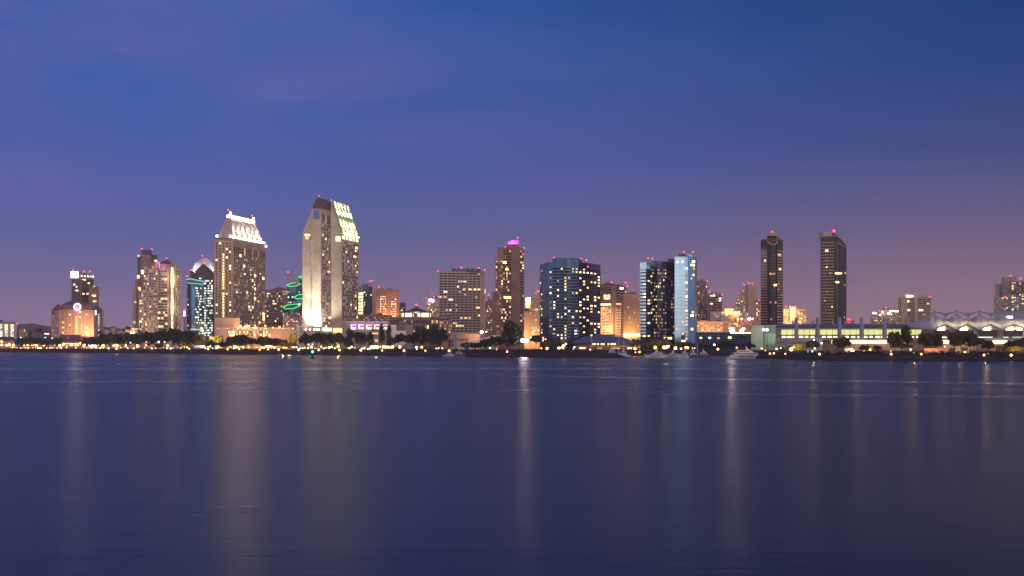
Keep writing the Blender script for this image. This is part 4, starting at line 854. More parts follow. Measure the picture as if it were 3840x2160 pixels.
for px, py, w, mt in ((2890, 1026, 2, 'lit_orange'), (2900, 1026, 4, 'lit_orange'), (2907, 1069, 2.6, 'lit_yellow'), (2890, 1134, 1.4, 'sign_red'), (2892, 1197, 1.4, 'sign_red'), (2909, 1134, 1.2, 'lit_dim')):
    p = P3(px, py, 1246.5); m = MB(); m.box(p.x - w / 2, p.x + w / 2, p.y - .2, p.y + 2, p.z - .9, p.z + .9, mt); m.build('window', b.root)
b.beacons([(2896, 870)], 1.5, 1254); b.done()
b = Bld('apartment_tower', 'dark striped tower whose right-hand cylinder ends in a long slanting oval', [(3077, 1262), (3086, 1252), (3128, 1248), (3141, 1251)], 893, 24)
b.wall('bronze_glass'); b.roof('dark_stone', 1, .9)
drum(b.root, 3146, 1261, 28 / F * 1250, b.z0, tz2(916), tz2(878), 'bronze_glass', 'cylinder', wx=-.78)
m = MB(); c = P2(3140, 1262); m.extrude([P3(3086, 893, 1254), P3(3119, 893, 1254), P3(3119, 871, 1254), P3(3086, 870, 1254)], (0, 16, 0), 'tan_concrete'); m.build('roof_crown', b.root)
b.bands(1, nf, tz2(1214), tz2(904), .0, 1, .30, 'amber_slab', .5, 'balcony_slab'); b.bands(0, nf, tz2(1214), tz2(904), 0, 1, .30, 'amber_slab', .5, 'balcony_slab')
b.panel(3, .5, 1, b.z0, tz2(926), 'steel_glass', 'glass_slot', .4) if len(b.V) > 4 else b.panel(2, .75, 1, b.z0, tz2(905), 'window_grey', 'glass_slot', .3)
b.grid(1, 5, nf, tz2(1214), tz2(904), .1, .9, .6, .4, .035, ('lit_warm', 'lit_orange', 'lit_dim', 'sign_red'), dark=None, t=.5)
b.win(1, .35 * b.L(1), tz2(940), 2.6, 2, 'lit_warm', .6); b.win(2, .8 * b.L(2), tz2(1025), 5.4, 1.6, 'lit_yellow', .6); b.win(2, .85 * b.L(2), tz2(1058), 4.6, 1.6, 'lit_yellow', .6)
for px, py, w, mt in ((3150, 1025, 4, 'lit_yellow'), (3164, 1024, 4, 'lit_orange'), (3164, 1068, 3, 'lit_warm'), (3165, 1083, 1.4, 'lit_cool'), (3163, 1190, 2.2, 'lit_cool'), (3164, 1209, 2.6, 'lit_warm'), (3168, 1000, 1.5, 'lit_dim'), (3165, 1110, 1.2, 'lit_dim'), (3167, 1145, 1.5, 'lit_dim')):
    p = P3(px, py, 1252.5 + ((px - 3146) / 28.) ** 2 * 6); m = MB(); m.box(p.x - w / 2, p.x + w / 2, p.y - .2, p.y + 2, p.z - .85, p.z + .85, mt); m.build('window', b.root)
b.beacons([(3127, 866)], 1.9, 1254); b.done()
b = Bld('apartment_block', 'warm tan flats with glowing rooftop floor between the two dark striped towers', [(2938, 2000), (2960, 2003), (2984, 2003), (3024, 2010)], 1158, 24)
b.wall('tan_concrete'); b.block([(2962, 2000), (2984, 2001)], 1151, 'cream_stucco', 'stair_tower', 12, bot=1300); b.grid(0, 4, 9, Z(1215, 2000), Z(1160, 2000), .05, .95, .6, .5, .35, ('lit_warm', 'lit_dim')); b.grid(2, 6, 8, Z(1215, 2000), Z(1166, 2000), .05, .95, .6, .5, .3, ('lit_warm', 'lit_dim', 'lit_yellow'))
lamp('POINT', P3(2972, 1160, 1988), 30000, (1, .65, .3), b.root, size=1); lamp('POINT', P3(2990, 1212, 1985), 60000, (1, .6, .25), b.root, size=1); b.beacons([(2947, 1150), (2962, 1149), (2982, 1149)]); b.done()
b = Bld('office_block', 'tiny distant block with a red rooftop sign right of the slanting oval tower', [(3172, 2100), (3190, 2103)], 1192, 16); b.wall('brown_concrete')
for k in range(2): m = MB(); p = P3(3181, 1198 + k * 11, 2098); m.box(p.x - 4, p.x + 4, p.y - .2, p.y + 1, p.z - 1.2, p.z + 1.2, 'aviation_red' if k == 0 else 'sign_red'); m.build('rooftop_sign', b.root)
b.done()
for a0, a1, tp, lab, bc in ((3262, 3316, 1186, 'small hazy block with a pair of white lamps on its roof', [(3299, 1165)]), (3304, 3340, 1160, 'slightly taller hazy block under a single red light', [(3322, 1154)]), (3332, 3376, 1170, 'long hazy block with a string of bright rooftop lamps', [])):
    b = Bld('apartment_block', lab, [(a0, 2200), (a1, 2206)], tp, 24); b.wall('tan_concrete'); b.roof(); b.grid(0, 7, 7, Z(1222, 2200), Z(tp + 5, 2200), .05, .95, .5, .5, .12, ('lit_warm', 'lit_dim', 'lit_white')); b.beacons(bc)
    ls = {3262: ((3276, 1174), (3284, 1175), (3300, 1181)), 3304: ((3310, 1171),), 3332: ((3330, 1176), (3338, 1168), (3347, 1166), (3358, 1167), (3366, 1167))}[a0]
    for px, py in ls: m = MB(); m.ball(P3(px, py, 2197), 1.5, 'lamp_white', 8); m.build('roof_lamp', b.root, True); m = MB(); p = P3(px, py, 2197); m.tube([p, Vector((p.x, p.y + 6, b.z1 - 2))], .3, 'black_metal', 5); m.build('mast', b.root)
    b.done()
b = Bld('hotel_tower', 'tan slab tower with balconies and a blurred white sign beside the white tent sails', [(3368, 1700), (3384, 1702), (3430, 1704), (3440, 1702), (3491, 1710)], 1112, 24)
sz = lambda y: Z(y, 1704)
b.wall('tan_concrete'); b.block([(3385, 1702), (3438, 1703)], 1103, 'cream_stucco', 'parapet_block', 14, bot=1116); b.block([(3452, 1706), (3476, 1707)], 1107, 'pink_stucco', 'parapet_block', 10)
for i, s0, s1 in ((0, .1, .7), (1, .36, .98), (3, .02, .98)): b.bands(i, 11, sz(1208), sz(1118), s0, s1, .5, 'window_dark')
b.ribs(3, 4, sz(1208), sz(1114), .0, .97, .9, .5, 'tan_concrete'); b.ribs(1, 3, sz(1208), sz(1110), .05, .36, 1.2, .6, 'cream_stucco'); b.panel(2, 0, 1, b.z0, b.z1 + 3, 'cream_stucco', 'pier', .8)
for i, s, r_, w, mt in ((1, .45, 9, 3.4, 'lit_yellow'), (1, .5, 5, 4, 'lit_warm'), (3, .16, 5, 3, 'lit_white'), (3, .34, 5, 3, 'lit_white'), (3, .78, 8, 3, 'lit_white'), (3, .5, 3, 1.6, 'lit_dim'), (0, .4, 2, 1.6, 'lit_dim')): b.win(i, s * b.L(i), sz(1208) + (r_ + .5) * (sz(1118) - sz(1208)) / 11, w, 2.2, mt, .5)
for k in range(3): m = MB(); p = P3(3403 + k * 9, 1111 - (k == 0) * .5, 1701); m.ball(p, 1.35 + .2 * (k == 0), 'sign_warm', 8, .9); m.build('sign_letter', b.root)
b.beacons([(3375, 1114), (3486, 1113)]); b.done()
b = Bld('apartment_tower', 'grey-brown stepped tower at the right edge above the tent sails', [(3727, 1800), (3754, 1802), (3790, 1804), (3880, 1812)], 1055, 26)
rz = lambda y: Z(y, 1803)
b.wall('grey_concrete', z1=rz(1115)); b.z1 = rz(1055); b.wall('brown_concrete', 'upper_shaft', rz(1115) + .02, rz(1054), [P2(3754, 1803), P2(3880, 1813), P2(3880, 1834), P2(3754, 1826)])
b.block([(3755, 1806), (3812, 1808)], 1039, 'grey_concrete', 'penthouse', 12, bot=1056); b.block([(3731, 1806), (3756, 1806)], 1066, 'grey_concrete', 'middle_wing', 18, bot=1118)
b.panel(1, .1, .8, rz(1112), rz(1066), 'window_grey', 'glass_bay', .2)
b.grid(0, 3, 10, rz(1168), rz(1120), .05, .95, .5, .5, .12, ('lit_warm', 'lit_dim')); b.grid(1, 4, 19, rz(1168), rz(1068), .05, .95, .6, .5, .08, ('lit_warm', 'lit_cool')); b.grid(2, 9, 20, rz(1168), rz(1058), .03, .97, .6, .5, .12, ('lit_warm', 'lit_white', 'lit_yellow', 'lit_dim'))
b.ribs(2, 6, rz(1170), rz(1056), .02, .98, .7, .4, 'brown_concrete'); b.beacons([(3789, 1034), (3828, 1044), (3771, 1113)], 1.2); b.done()

# convention hall
b = Bld('convention_hall', 'long concrete convention hall with a glowing yellow glass band and rows of pylons', [(2908, 905), (3100, 902), (3300, 900), (3500, 900), (3900, 908)], 1218, 60)
ch = lambda y: Z(y, 900)
b.wall('grey_concrete'); b.roof('navy_roof', .6, .998)
for i in (0, 1, 2):
    for k in range(9):
        s0, s1 = k / 9 + .006, (k + 1) / 9 - .006
        if i == 0 and k == 0: continue
        if i == 2 and k > 6: continue
        b.panel(i, s0, s1, ch(1255), ch(1236), 'hall_glass', 'lit_window', .3)
        for q in range(1, 6): b.panel(i, s0 + (s1 - s0) * q / 6 - .0006, s0 + (s1 - s0) * q / 6 + .0006, ch(1255), ch(1236), 'grey_concrete', 'mullion', .45, .2)
        if R() < .86: b.panel(i, s0 + R() * .02, s1 - R() * .03, ch(1266), ch(1260) - R() * .3, 'hall_bright', 'lower_window', .3)
    b.panel(i, 0, 1, ch(1259), ch(1256), 'brown_concrete', 'ledge', 1.4); b.panel(i, 0, 1, ch(1235), ch(1231), 'green_roof', 'soffit', 1.6); b.panel(i, 0, 1, ch(1230.5), ch(1219), 'navy_roof', 'fascia', 1.9)
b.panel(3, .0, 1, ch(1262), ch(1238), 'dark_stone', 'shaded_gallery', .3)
for s0, s1 in ((.04, .12), (.16, .27), (.40, .55), (.6, .7), (.74, .9)): b.panel(3, s0, s1, ch(1266), ch(1263), 'lit_cool', 'lower_window', .5)
m = MB(); m.prism([P2(3085, 868), P2(3900, 868), P2(3900, 899.5), P2(3085, 899.5)], 3.9, ch(1268.5), 'brown_concrete'); tr = m.build('terrace', b.root)
for a0, a1, mt in ((3118, 3136, 'hall_bright'), (3186, 3346, 'hall_bright'), (3350, 3405, 'hall_bright'), (3525, 3590, 'hall_bright'), (3600, 3655, 'hall_bright'), (3722, 3776, 'hall_bright'), (3792, 3830, 'hall_bright')):
    m = MB(); A, B = P2(a0, 867.7), P2(a1, 867.7); m.wallbox(A, B, 0, (B - A).length, Z(1288, 868), Z(1277, 868), .05, .4, mt); lw = m.build('lit_opening', tr)
    n_ = max(2, int((a1 - a0) / 9))
    for k in range(1, n_): m = MB(); s = (B - A).length * k / n_; m.wallbox(A, B, s - .12, s + .12, Z(1288, 868), Z(1277, 868), .3, .55, 'pale_concrete'); m.build('post', lw)
m = MB(); A, B = P2(3085, 867.7), P2(3900, 867.7); m.wallbox(A, B, 0, (B - A).length, Z(1276, 868), Z(1270, 868), .05, 2.2, 'grey_concrete'); m.build('canopy', tr)
for px in (3225, 3310, 3380, 3560, 3640, 3750): lamp('POINT', P3(px, 1292, 862), 1800, (1, .7, .35), b.root, size=1)
for k, px in enumerate((2987, 3067, 3149, 3232, 3318, 3402, 3487, 3572, 3660, 3753, 3846)):
    c = P2(px, 884); w = .86; m = MB(); z0, zt = 3.9, Z(1190.5, 884)
    if px > 3450: w = .95
    m.hexa([(c.x - w * 1.5, c.y - 2.2, z0), (c.x + w * 1.5, c.y - 2.2, z0), (c.x + w * 1.5, c.y + 3, z0), (c.x - w * 1.5, c.y + 3, z0)], [(c.x - w, c.y - 1, zt), (c.x + w, c.y - 1, zt), (c.x + w, c.y + 2, zt), (c.x - w, c.y + 2, zt)], 'pylon_concrete'); m.build('pylon', b.root)
for px in (2974, 3048, 3123, 3198, 3274, 3351): c = P2(px, 925); m = MB(); m.box(c.x - .75, c.x + .75, c.y - 1, c.y + 1, b.z1 + .7, Z(1202, 925), 'grey_concrete'); m.build('roof_pylon', b.root)
# tent sails
peaks = [3503, 3587, 3673, 3759, 3846, 3933]; D0, D1 = 872, 888
def sail(p0, p1, name, left=False):
    m = MB(); NU, NV = 16, 8; g = []
    for i in range(NU + 1):
        u = i / NU; px = lerp(p0, p1, u); rowv = []
        peak = math.exp(-u * 4.6) + math.exp(-(1 - u) * 4.6) - .12 if not left else u ** 2.2
        ztop = lerp(1198, 1165, min(1, peak)) if not left else lerp(1207, 1165, peak)
        zbot = lerp(1237, 1217, 1 - abs(2 * u - 1)) if not left else lerp(1226, 1237, u)
        for j in range(NV + 1):
            w = j / NV; D = lerp(D0, D1, w); py = lerp(zbot, ztop, w ** 1.35); rowv.append(P3(px, py, D))
        g.append(rowv)
    base = len(m.v); m.v += [p for r in g for p in r]; mi = m.mi('tent_fabric')
    for i in range(NU):
        for j in range(NV): a = i * (NV + 1) + j; m.f.append((a, a + NV + 1, a + NV + 2, a + 1)); m.m.append(mi)
    return m.build(name, b.root, True)
sail(3410, 3503, 'tent_sail', True)
for p0, p1 in zip(peaks, peaks[1:]):
    sl = sail(p0, p1, 'tent_sail'); mid = (p0 + p1) / 2
    m = MB(); q = [P3(lerp(p0, p1, u), 1165 + 9 * (1 - abs(2 * u - 1)) ** .6, 905) for u in [k / 24 for k in range(25)]]; r_ = [P3(lerp(p0, p1, u), 1169 + 11 * (1 - abs(2 * u - 1)) ** .6 + 16 * math.exp(-abs(u - .5) * 14), 903) for u in [k / 24 for k in range(25)]]
    for k in range(24): m.face([r_[k], r_[k + 1], q[k + 1], q[k]], 'tent_fabric')
    m.build('rear_sail', b.root, True)
    m = MB(); m.tube([P3(p0 + 3, 1236, 873), P3(mid, 1217, 873), P3(p1 - 3, 1236, 873)], .35, 'grey_metal', 5); m.build('eave_frame', sl)
    m = MB(); A, B = P2(p0 + 5, 884), P2(p1 - 4, 884); Lw = (B - A).length
    m.face([(A.x, A.y, Z(1237, 884)), (B.x, B.y, Z(1237, 884)), (X(mid, 884), 884, Z(1219, 884))], 'green_roof'); m.build('gable_screen', sl)
    for s, ww in ((-.18, 1),) + (((.24, .7),) if p0 > 3700 else ()):
        p = P3(mid + s * (p1 - p0), 1233.5, 883.2); m = MB(); m.hexa([(p.x - 2.6 * ww, p.y - .3, p.z - .8), (p.x + 2.2 * ww, p.y - .3, p.z - .8), (p.x + 2.2 * ww, p.y + .3, p.z - .8), (p.x - 2.6 * ww, p.y + .3, p.z - .8)], [(p.x - 1.2 * ww, p.y - .3, p.z + .6), (p.x + 2.4 * ww, p.y - .3, p.z + 1.1), (p.x + 2.4 * ww, p.y + .3, p.z + 1.1), (p.x - 1.2 * ww, p.y + .3, p.z + .6)], 'crest_flood_glow'); m.build('tent_floodlight', sl)
    for s in (-.25, .25): lamp('POINT', P3(mid + s * (p1 - p0), 1234, 879), 1000, (1, .94, .66), b.root, size=.8, aim=(0, -3, 6))
    m = MB(); p = P3(p0, 1166, 888); m.tube([Vector((p.x, p.y, ch(1236))), p + Vector((0, 0, 1.2))], .3, 'grey_metal', 5); m.build('tent_mast', b.root)
m = MB(); p = P3(3785, 1189, 869)
m.hexa([(p.x - 1.9, p.y, p.z - .2), (p.x + .6, p.y, p.z - .9), (p.x + .6, p.y + .4, p.z - .9), (p.x - 1.9, p.y + .4, p.z - .2)], [(p.x - 2.1, p.y, p.z + .6), (p.x + .9, p.y, p.z + .8), (p.x + .9, p.y + .4, p.z + .8), (p.x - 2.1, p.y + .4, p.z + .6)], 'sign_blue'); m.build('sign', b.root)
m = MB(); m.box(p.x + 1.2, p.x + 2.4, p.y, p.y + .4, p.z - .8, p.z + .7, 'sign_blue'); m.build('sign', b.root)
b.done()
b = Bld('exhibition_hall', 'windowless grey hall block with green-white floodlights between the blue glass and the convention hall', [(2817, 960), (2866, 962), (2909, 958)], 1222, 40); b.wall('grey_concrete'); b.roof('pale_concrete', .5, .995)
b.panel(0, .0, .97, b.z0, b.z1 - .2, 'pale_concrete', 'blank_panel', .25); b.panel(1, .1, 1, Z(1290, 960), Z(1252, 960), 'green_roof', 'recess', .2)
for px in (2863, 2876): m = MB(); m.ball(P3(px, 1236.5, 950), .95, 'lamp_green', 8); m.build('floodlight', b.root, True); m = MB(); p = P3(px, 1237, 951); m.tube([p, Vector((p.x, p.y, 3.9))], .18, 'black_metal', 5); m.build('mast', b.root)
lamp('POINT', P3(2874, 1244, 948), 1500, (.5, 1, .62), b.root, size=1); lamp('POINT', P3(2898, 1268, 946), 2500, (.45, 1, .6), b.root, size=1); b.done()
b = Bld('loading_dock', 'grey ramp block with a sloping parapet in front of the lit glass band', [(2905, 840), (3085, 842)], 1300, 20); b.wall('grey_concrete', z1=Z(1284, 840))
m = MB(); m.extrude([P3(2905, 1284, 839.8), P3(3085, 1284, 839.8), P3(3085, 1268, 839.8), P3(3030, 1266, 839.8), P3(2970, 1270, 839.8), P3(2945, 1284, 839.8)], (0, 18, 0), 'grey_concrete'); m.build('sloping_parapet', b.root)
for px, py in ((3053, 1276), (3081, 1287)): m = MB(); m.ball(P3(px, py, 838), .55, 'lamp_cool', 8); m.build('wall_lamp', b.root, True)
b.done()

# ================================================================ low waterfront village
def shop(name, label, px0, px1, D, eave, ridge, mat, roofm, dep=10, lits=(), ridgek=.7):
    b = Bld(name, label, [(px0, D), (px1, D)], eave, dep); b.wall(mat); hip(b.root, px0, px1, D, D + dep, b.z1 + .65, Z(ridge, D), roofm, ridgek, over=.8)
    for s0, s1, p0, p1, mt in lits: b.panel(0, s0, s1, Z(p1, D), Z(p0, D), mt, 'lit_window', .3)
    b.done(); return b
shop('waterfront_shop', 'long dark-roofed pier shed at the left edge with glowing doorways', -30, 60, 1690, 1278, 1262, 'rust_brick', 'dark_roof', 16, ((.36, .44, 1275, 1284, 'lit_yellow'), (.55, .66, 1290, 1299, 'lit_yellow'), (.36, .46, 1290, 1297, 'lit_white'), (.86, .93, 1290, 1302, 'lit_yellow')))
shop('waterfront_shop', 'low rust-coloured shop under the twin dark trees near the left edge', 84, 172, 1690, 1284, 1274, 'rust_brick', 'dark_roof', 14, ((.03, .28, 1289, 1297, 'lit_yellow'), (.38, .5, 1288, 1297, 'lit_warm'), (.55, .93, 1292, 1298, 'lit_yellow')))
shop('waterfront_shop', 'small lit shop left of the steep-roofed hall', 176, 208, 1685, 1286, 1278, 'tan_concrete', 'dark_roof', 10, ((.1, .95, 1290, 1297, 'lit_white'),))
b = shop('restaurant', 'waterfront hall with a big steep plum roof and a blazing veranda', 229, 303, 1672, 1279, 1255, 'rust_brick', 'plum_roof', 22, ((.02, .98, 1287.5, 1289.5, 'lit_yellow'), (.05, .2, 1291, 1299, 'lit_white'), (.25, .36, 1292, 1301, 'lit_warm'), (.45, .6, 1290, 1297, 'lit_white'), (.66, .9, 1291, 1299, 'lit_warm')), .92)
m = MB(); p = P3(254, 1266, 1669); m.box(p.x - 1.2, p.x + 1.2, p.y, p.y + 5, p.z - 1.6, p.z + 1.4, 'pink_stucco'); m.build('dormer', b.root)
b = Bld('veranda', 'long open veranda with a sloping lit canopy right of the steep-roofed hall', [(303, 1668), (366, 1668)], 1296, 8); b.wall('tan_concrete')
m = MB(); y = 1664; m.extrude([P3(303, 1290, y), P3(368, 1297, y), P3(368, 1295, y), P3(303, 1287, y)], (0, 10, 0), 'plum_roof'); m.build('canopy', b.root)
m = MB(); m.extrude([P3(305, 1292, y - .3), P3(362, 1297, y - .3), P3(362, 1295.6, y - .3), P3(305, 1290, y - .3)], (0, .3, 0), 'crest_flood_glow'); m.build('strip_light', b.root); b.panel(0, .5, .95, Z(1300, 1668), Z(1294, 1668), 'lit_white', 'lit_window', .3); b.done()
shop('waterfront_shop', 'kiosk with amber windows in front of the striped tower', 424, 452, 1440, 1290, 1284, 'tan_concrete', 'dark_roof', 9, ((.1, .9, 1292, 1299, 'lit_warm'),))
shop('waterfront_shop', 'small shop with a bright doorway at the foot of the cream gabled tower', 504, 528, 1400, 1290, 1284, 'rust_brick', 'dark_roof', 9, ((.35, .75, 1292, 1303, 'lit_yellow'),))
shop('waterfront_shop', 'long low shop with pinkish windows below the teal-rimmed tower', 728, 770, 1260, 1294, 1287, 'tan_concrete', 'dark_roof', 9, ((.05, .4, 1297, 1302, 'lit_orange'), (.5, .95, 1296, 1302, 'lit_warm')))
shop('waterfront_shop', 'tiny kiosk with a tall white doorway left of the floodlit roof tower', 804, 828, 1225, 1294, 1288, 'tan_concrete', 'dark_roof', 8, ((.15, .42, 1296, 1311, 'lit_white'), (.5, .95, 1296, 1302, 'lit_white')))
shop('waterfront_shop', 'row of warm shopfronts under the dark grove below the sloping-roofed tower', 856, 922, 1200, 1294, 1286, 'rust_brick', 'dark_roof', 9, ((.05, .2, 1298, 1305, 'lit_warm'), (.28, .5, 1297, 1306, 'lit_yellow'), (.6, .95, 1298, 1304, 'lit_warm')))
shop('waterfront_shop', 'brightest amber shopfront right of the dark grove below the sloping-roofed tower', 974, 1030, 1170, 1293, 1286, 'tan_concrete', 'rust_brick', 9, ((.05, .35, 1300, 1306, 'lit_warm'), (.38, .98, 1295, 1303, 'lit_yellow')))
shop('waterfront_shop', 'low pale shop with red-lit front left of the green channel buoy', 1080, 1116, 1130, 1297, 1291, 'tan_concrete', 'dark_roof', 9, ((.05, .95, 1300, 1303, 'lit_white'),))
b = shop('waterfront_shop', 'two-part shop with broad yellow fronts below the violet-lit terrace', 1386, 1478, 1056, 1294, 1288, 'tan_concrete', 'rust_brick', 9, ((.03, .37, 1297, 1306, 'lit_yellow'), (.52, .98, 1297, 1305, 'lit_yellow')))
b = Bld('clock_house', 'narrow pale tower house with two orange-lit windows below the violet-lit terrace', [(1392, 1100), (1424, 1101)], 1240, 8); b.wall('grey_concrete'); b.roof('dark_roof', 1.2)
b.panel(0, .1, .8, Z(1253, 1100), Z(1248, 1100), 'lit_warm', 'lit_window', .3); b.panel(0, .3, .8, Z(1282, 1100), Z(1273, 1100), 'lit_warm', 'lit_window', .3); b.done()
# ================================================================ vegetation
def leaf_quads(m, pts, size, mat):
    for p in pts:
        s = size * random.uniform(.6, 1.35); a = Vector((random.gauss(0, 1), random.gauss(0, 1), random.gauss(0, .8))).normalized(); c = a.orthogonal().normalized(); d = a.cross(c)
        t = random.uniform(0, 6.28); e, f = c * math.cos(t) + d * math.sin(t), d * math.cos(t) - c * math.sin(t)
        m.face([p - e * s - f * s * .55, p + e * s * .2 - f * s * .75, p + e * s * 1.1, p - e * s * .1 + f * s * .7], mat)
def crown(kind, seed, n, leaf, mat):
    """unit crown: radius 1 wide, 1 high from its underside; lumpy clusters with gaps"""
    random.seed(seed); m = MB(); cl = []
    if kind == 'round':
        for k in range(44): a = R() * 6.28; r = R() ** .5 * .82; h = .2 + R() * .6; r *= math.sqrt(max(.12, 1 - ((h - .42) / .56) ** 2)); cl.append((Vector((math.cos(a) * r, math.sin(a) * r, h)), random.uniform(.10, .25)))
    elif kind == 'tall':
        for k in range(34): a = R() * 6.28; h = .06 + .9 * R(); r = R() ** .6 * .7 * math.sin(math.pi * min(1, h * .9 + .12)) ** .7; cl.append((Vector((math.cos(a) * r, math.sin(a) * r, h)), random.uniform(.14, .27)))
    elif kind == 'dome':
        for k in range(44): a = R() * 6.28; r = R() ** .5 * .88; cl.append((Vector((math.cos(a) * r, math.sin(a) * r, (.84 * math.sqrt(max(0, 1 - r * r)) - .04) * random.uniform(.55, 1) + .1)), random.uniform(.13, .24)))
    elif kind == 'flat':
        for k in range(36): a = R() * 6.28; r = R() ** .5 * .85; cl.append((Vector((math.cos(a) * r, math.sin(a) * r, .35 + .5 * R() * (1 - r * .6))), random.uniform(.14, .25)))
    per = n // len(cl)
    for c, r in cl:
        pts = []
        for q in range(per):
            d = Vector((random.gauss(0, 1), random.gauss(0, 1), random.gauss(0, 1))).normalized() * r * random.uniform(.55, 1.08); d.z *= .8; pts.append(c + d)
        leaf_quads(m, pts, leaf, mat)
    return m, cl
def trunkmesh(m, cl, h, mat, r0=.06, n=7, lean=0.):
    """unit trunk: from 0 to the crown at height h (crown itself 1 high above h*?)"""
    fork = Vector((lean, 0, h)); m.tube([(0, 0, -.05), (lean * .4, .01, h * .5), fork], [r0, r0 * .8, r0 * .65], mat, 7)
    for c, r in random.sample(cl, n): e = Vector((c.x, c.y, c.z + h * .98)); mid = fork.lerp(e, .5) + Vector((0, 0, -.04)); m.tube([fork - Vector((0, 0, .05)), mid, e], [r0 * .5, r0 * .35, r0 * .15], mat, 5)
KINDS = {}
def mk_tree(key, kind, seed, n, leaf, lm, hfrac, nb=8, r0=.05):
    """hfrac: share of the total height that is bare trunk; stored in unit height"""
    m, cl = crown(kind, seed, n, leaf, lm); t = MB(); trunkmesh(t, cl, hfrac / (1 - hfrac), 'bark', r0, nb); KINDS[key] = (t.mesh('trunk'), m.mesh('crown'), hfrac)
mk_tree('round1', 'round', 3, 3300, .085, 'leaf_dark', .22); mk_tree('round2', 'round', 11, 3300, .085, 'leaf_dark', .30); mk_tree('round3', 'round', 23, 3000, .085, 'leaf_olive', .26)
mk_tree('tall1', 'tall', 5, 3000, .075, 'leaf_dark', .2); mk_tree('tall2', 'tall', 8, 2600, .075, 'leaf_dark', .3)
mk_tree('dome', 'dome', 13, 4200, .075, 'leaf_dark', .24); mk_tree('flat', 'flat', 17, 3200, .085, 'leaf_dark', .42, 12); mk_tree('bright', 'round', 29, 2800, .085, 'leaf_bright', .22, 12); mk_tree('thin', 'round', 37, 1000, .07, 'leaf_olive', .25, 16, .035)
random.seed(99)
LAND = [(70, 'the striped pale flats'), (190, 'the far left hills'), (400, 'the ring-sign hotel'), (500, 'the dark-capped tower'), (690, 'the cream gabled tower'), (802, 'the teal-rimmed tower'), (1000, 'the sloping-roofed tower'), (1125, 'the green neon rings'),
        (1345, 'the tallest twin-slab tower'), (1462, 'the violet-lit terrace'), (1640, 'the pyramid-roofed pavilion'), (1835, 'the gridded office'), (1990, 'the magenta-topped tower'), (2256, 'the curved blue tower'), (2400, 'the pink office'), (2525, 'the dark twin tower'), (2615, 'the mirror-faced twin tower'),
        (2830, 'the low blue glass building'), (2960, 'the cylinder tower'), (3060, 'the warm tan flats'), (3190, 'the slanting oval tower'), (3330, 'the glowing glass band'), (3505, 'the tan slab tower'), (3620, 'the first white tent sail'), (3720, 'the middle white tent sails'), (9999, 'the rightmost tent sails')]
def land(px): return next(n for e, n in LAND if px < e)
ORD = ['leftmost', 'second', 'third', 'fourth', 'fifth', 'sixth', 'seventh', 'eighth', 'ninth', 'tenth', 'eleventh', 'twelfth']
def place_labels(items, fmt):
    """items: list of dict(px, look); several of one look before one landmark are told apart by their order"""
    from collections import defaultdict
    g = defaultdict(list)
    for it in items: g[(it['look'], land(it['px']))].append(it)
    for (look, ld), L in g.items():
        L.sort(key=lambda q: q['px'])
        for k, it in enumerate(L):
            o = '' if len(L) == 1 else (', rightmost of %d' % len(L) if k == len(L) - 1 else (', leftmost of %d' % len(L) if k == 0 else ', %s of %d from left' % (ORD[k], len(L))))
            it['label'] = fmt % (look, ld) + o
NUMW = {3: 'three', 2: 'two'}
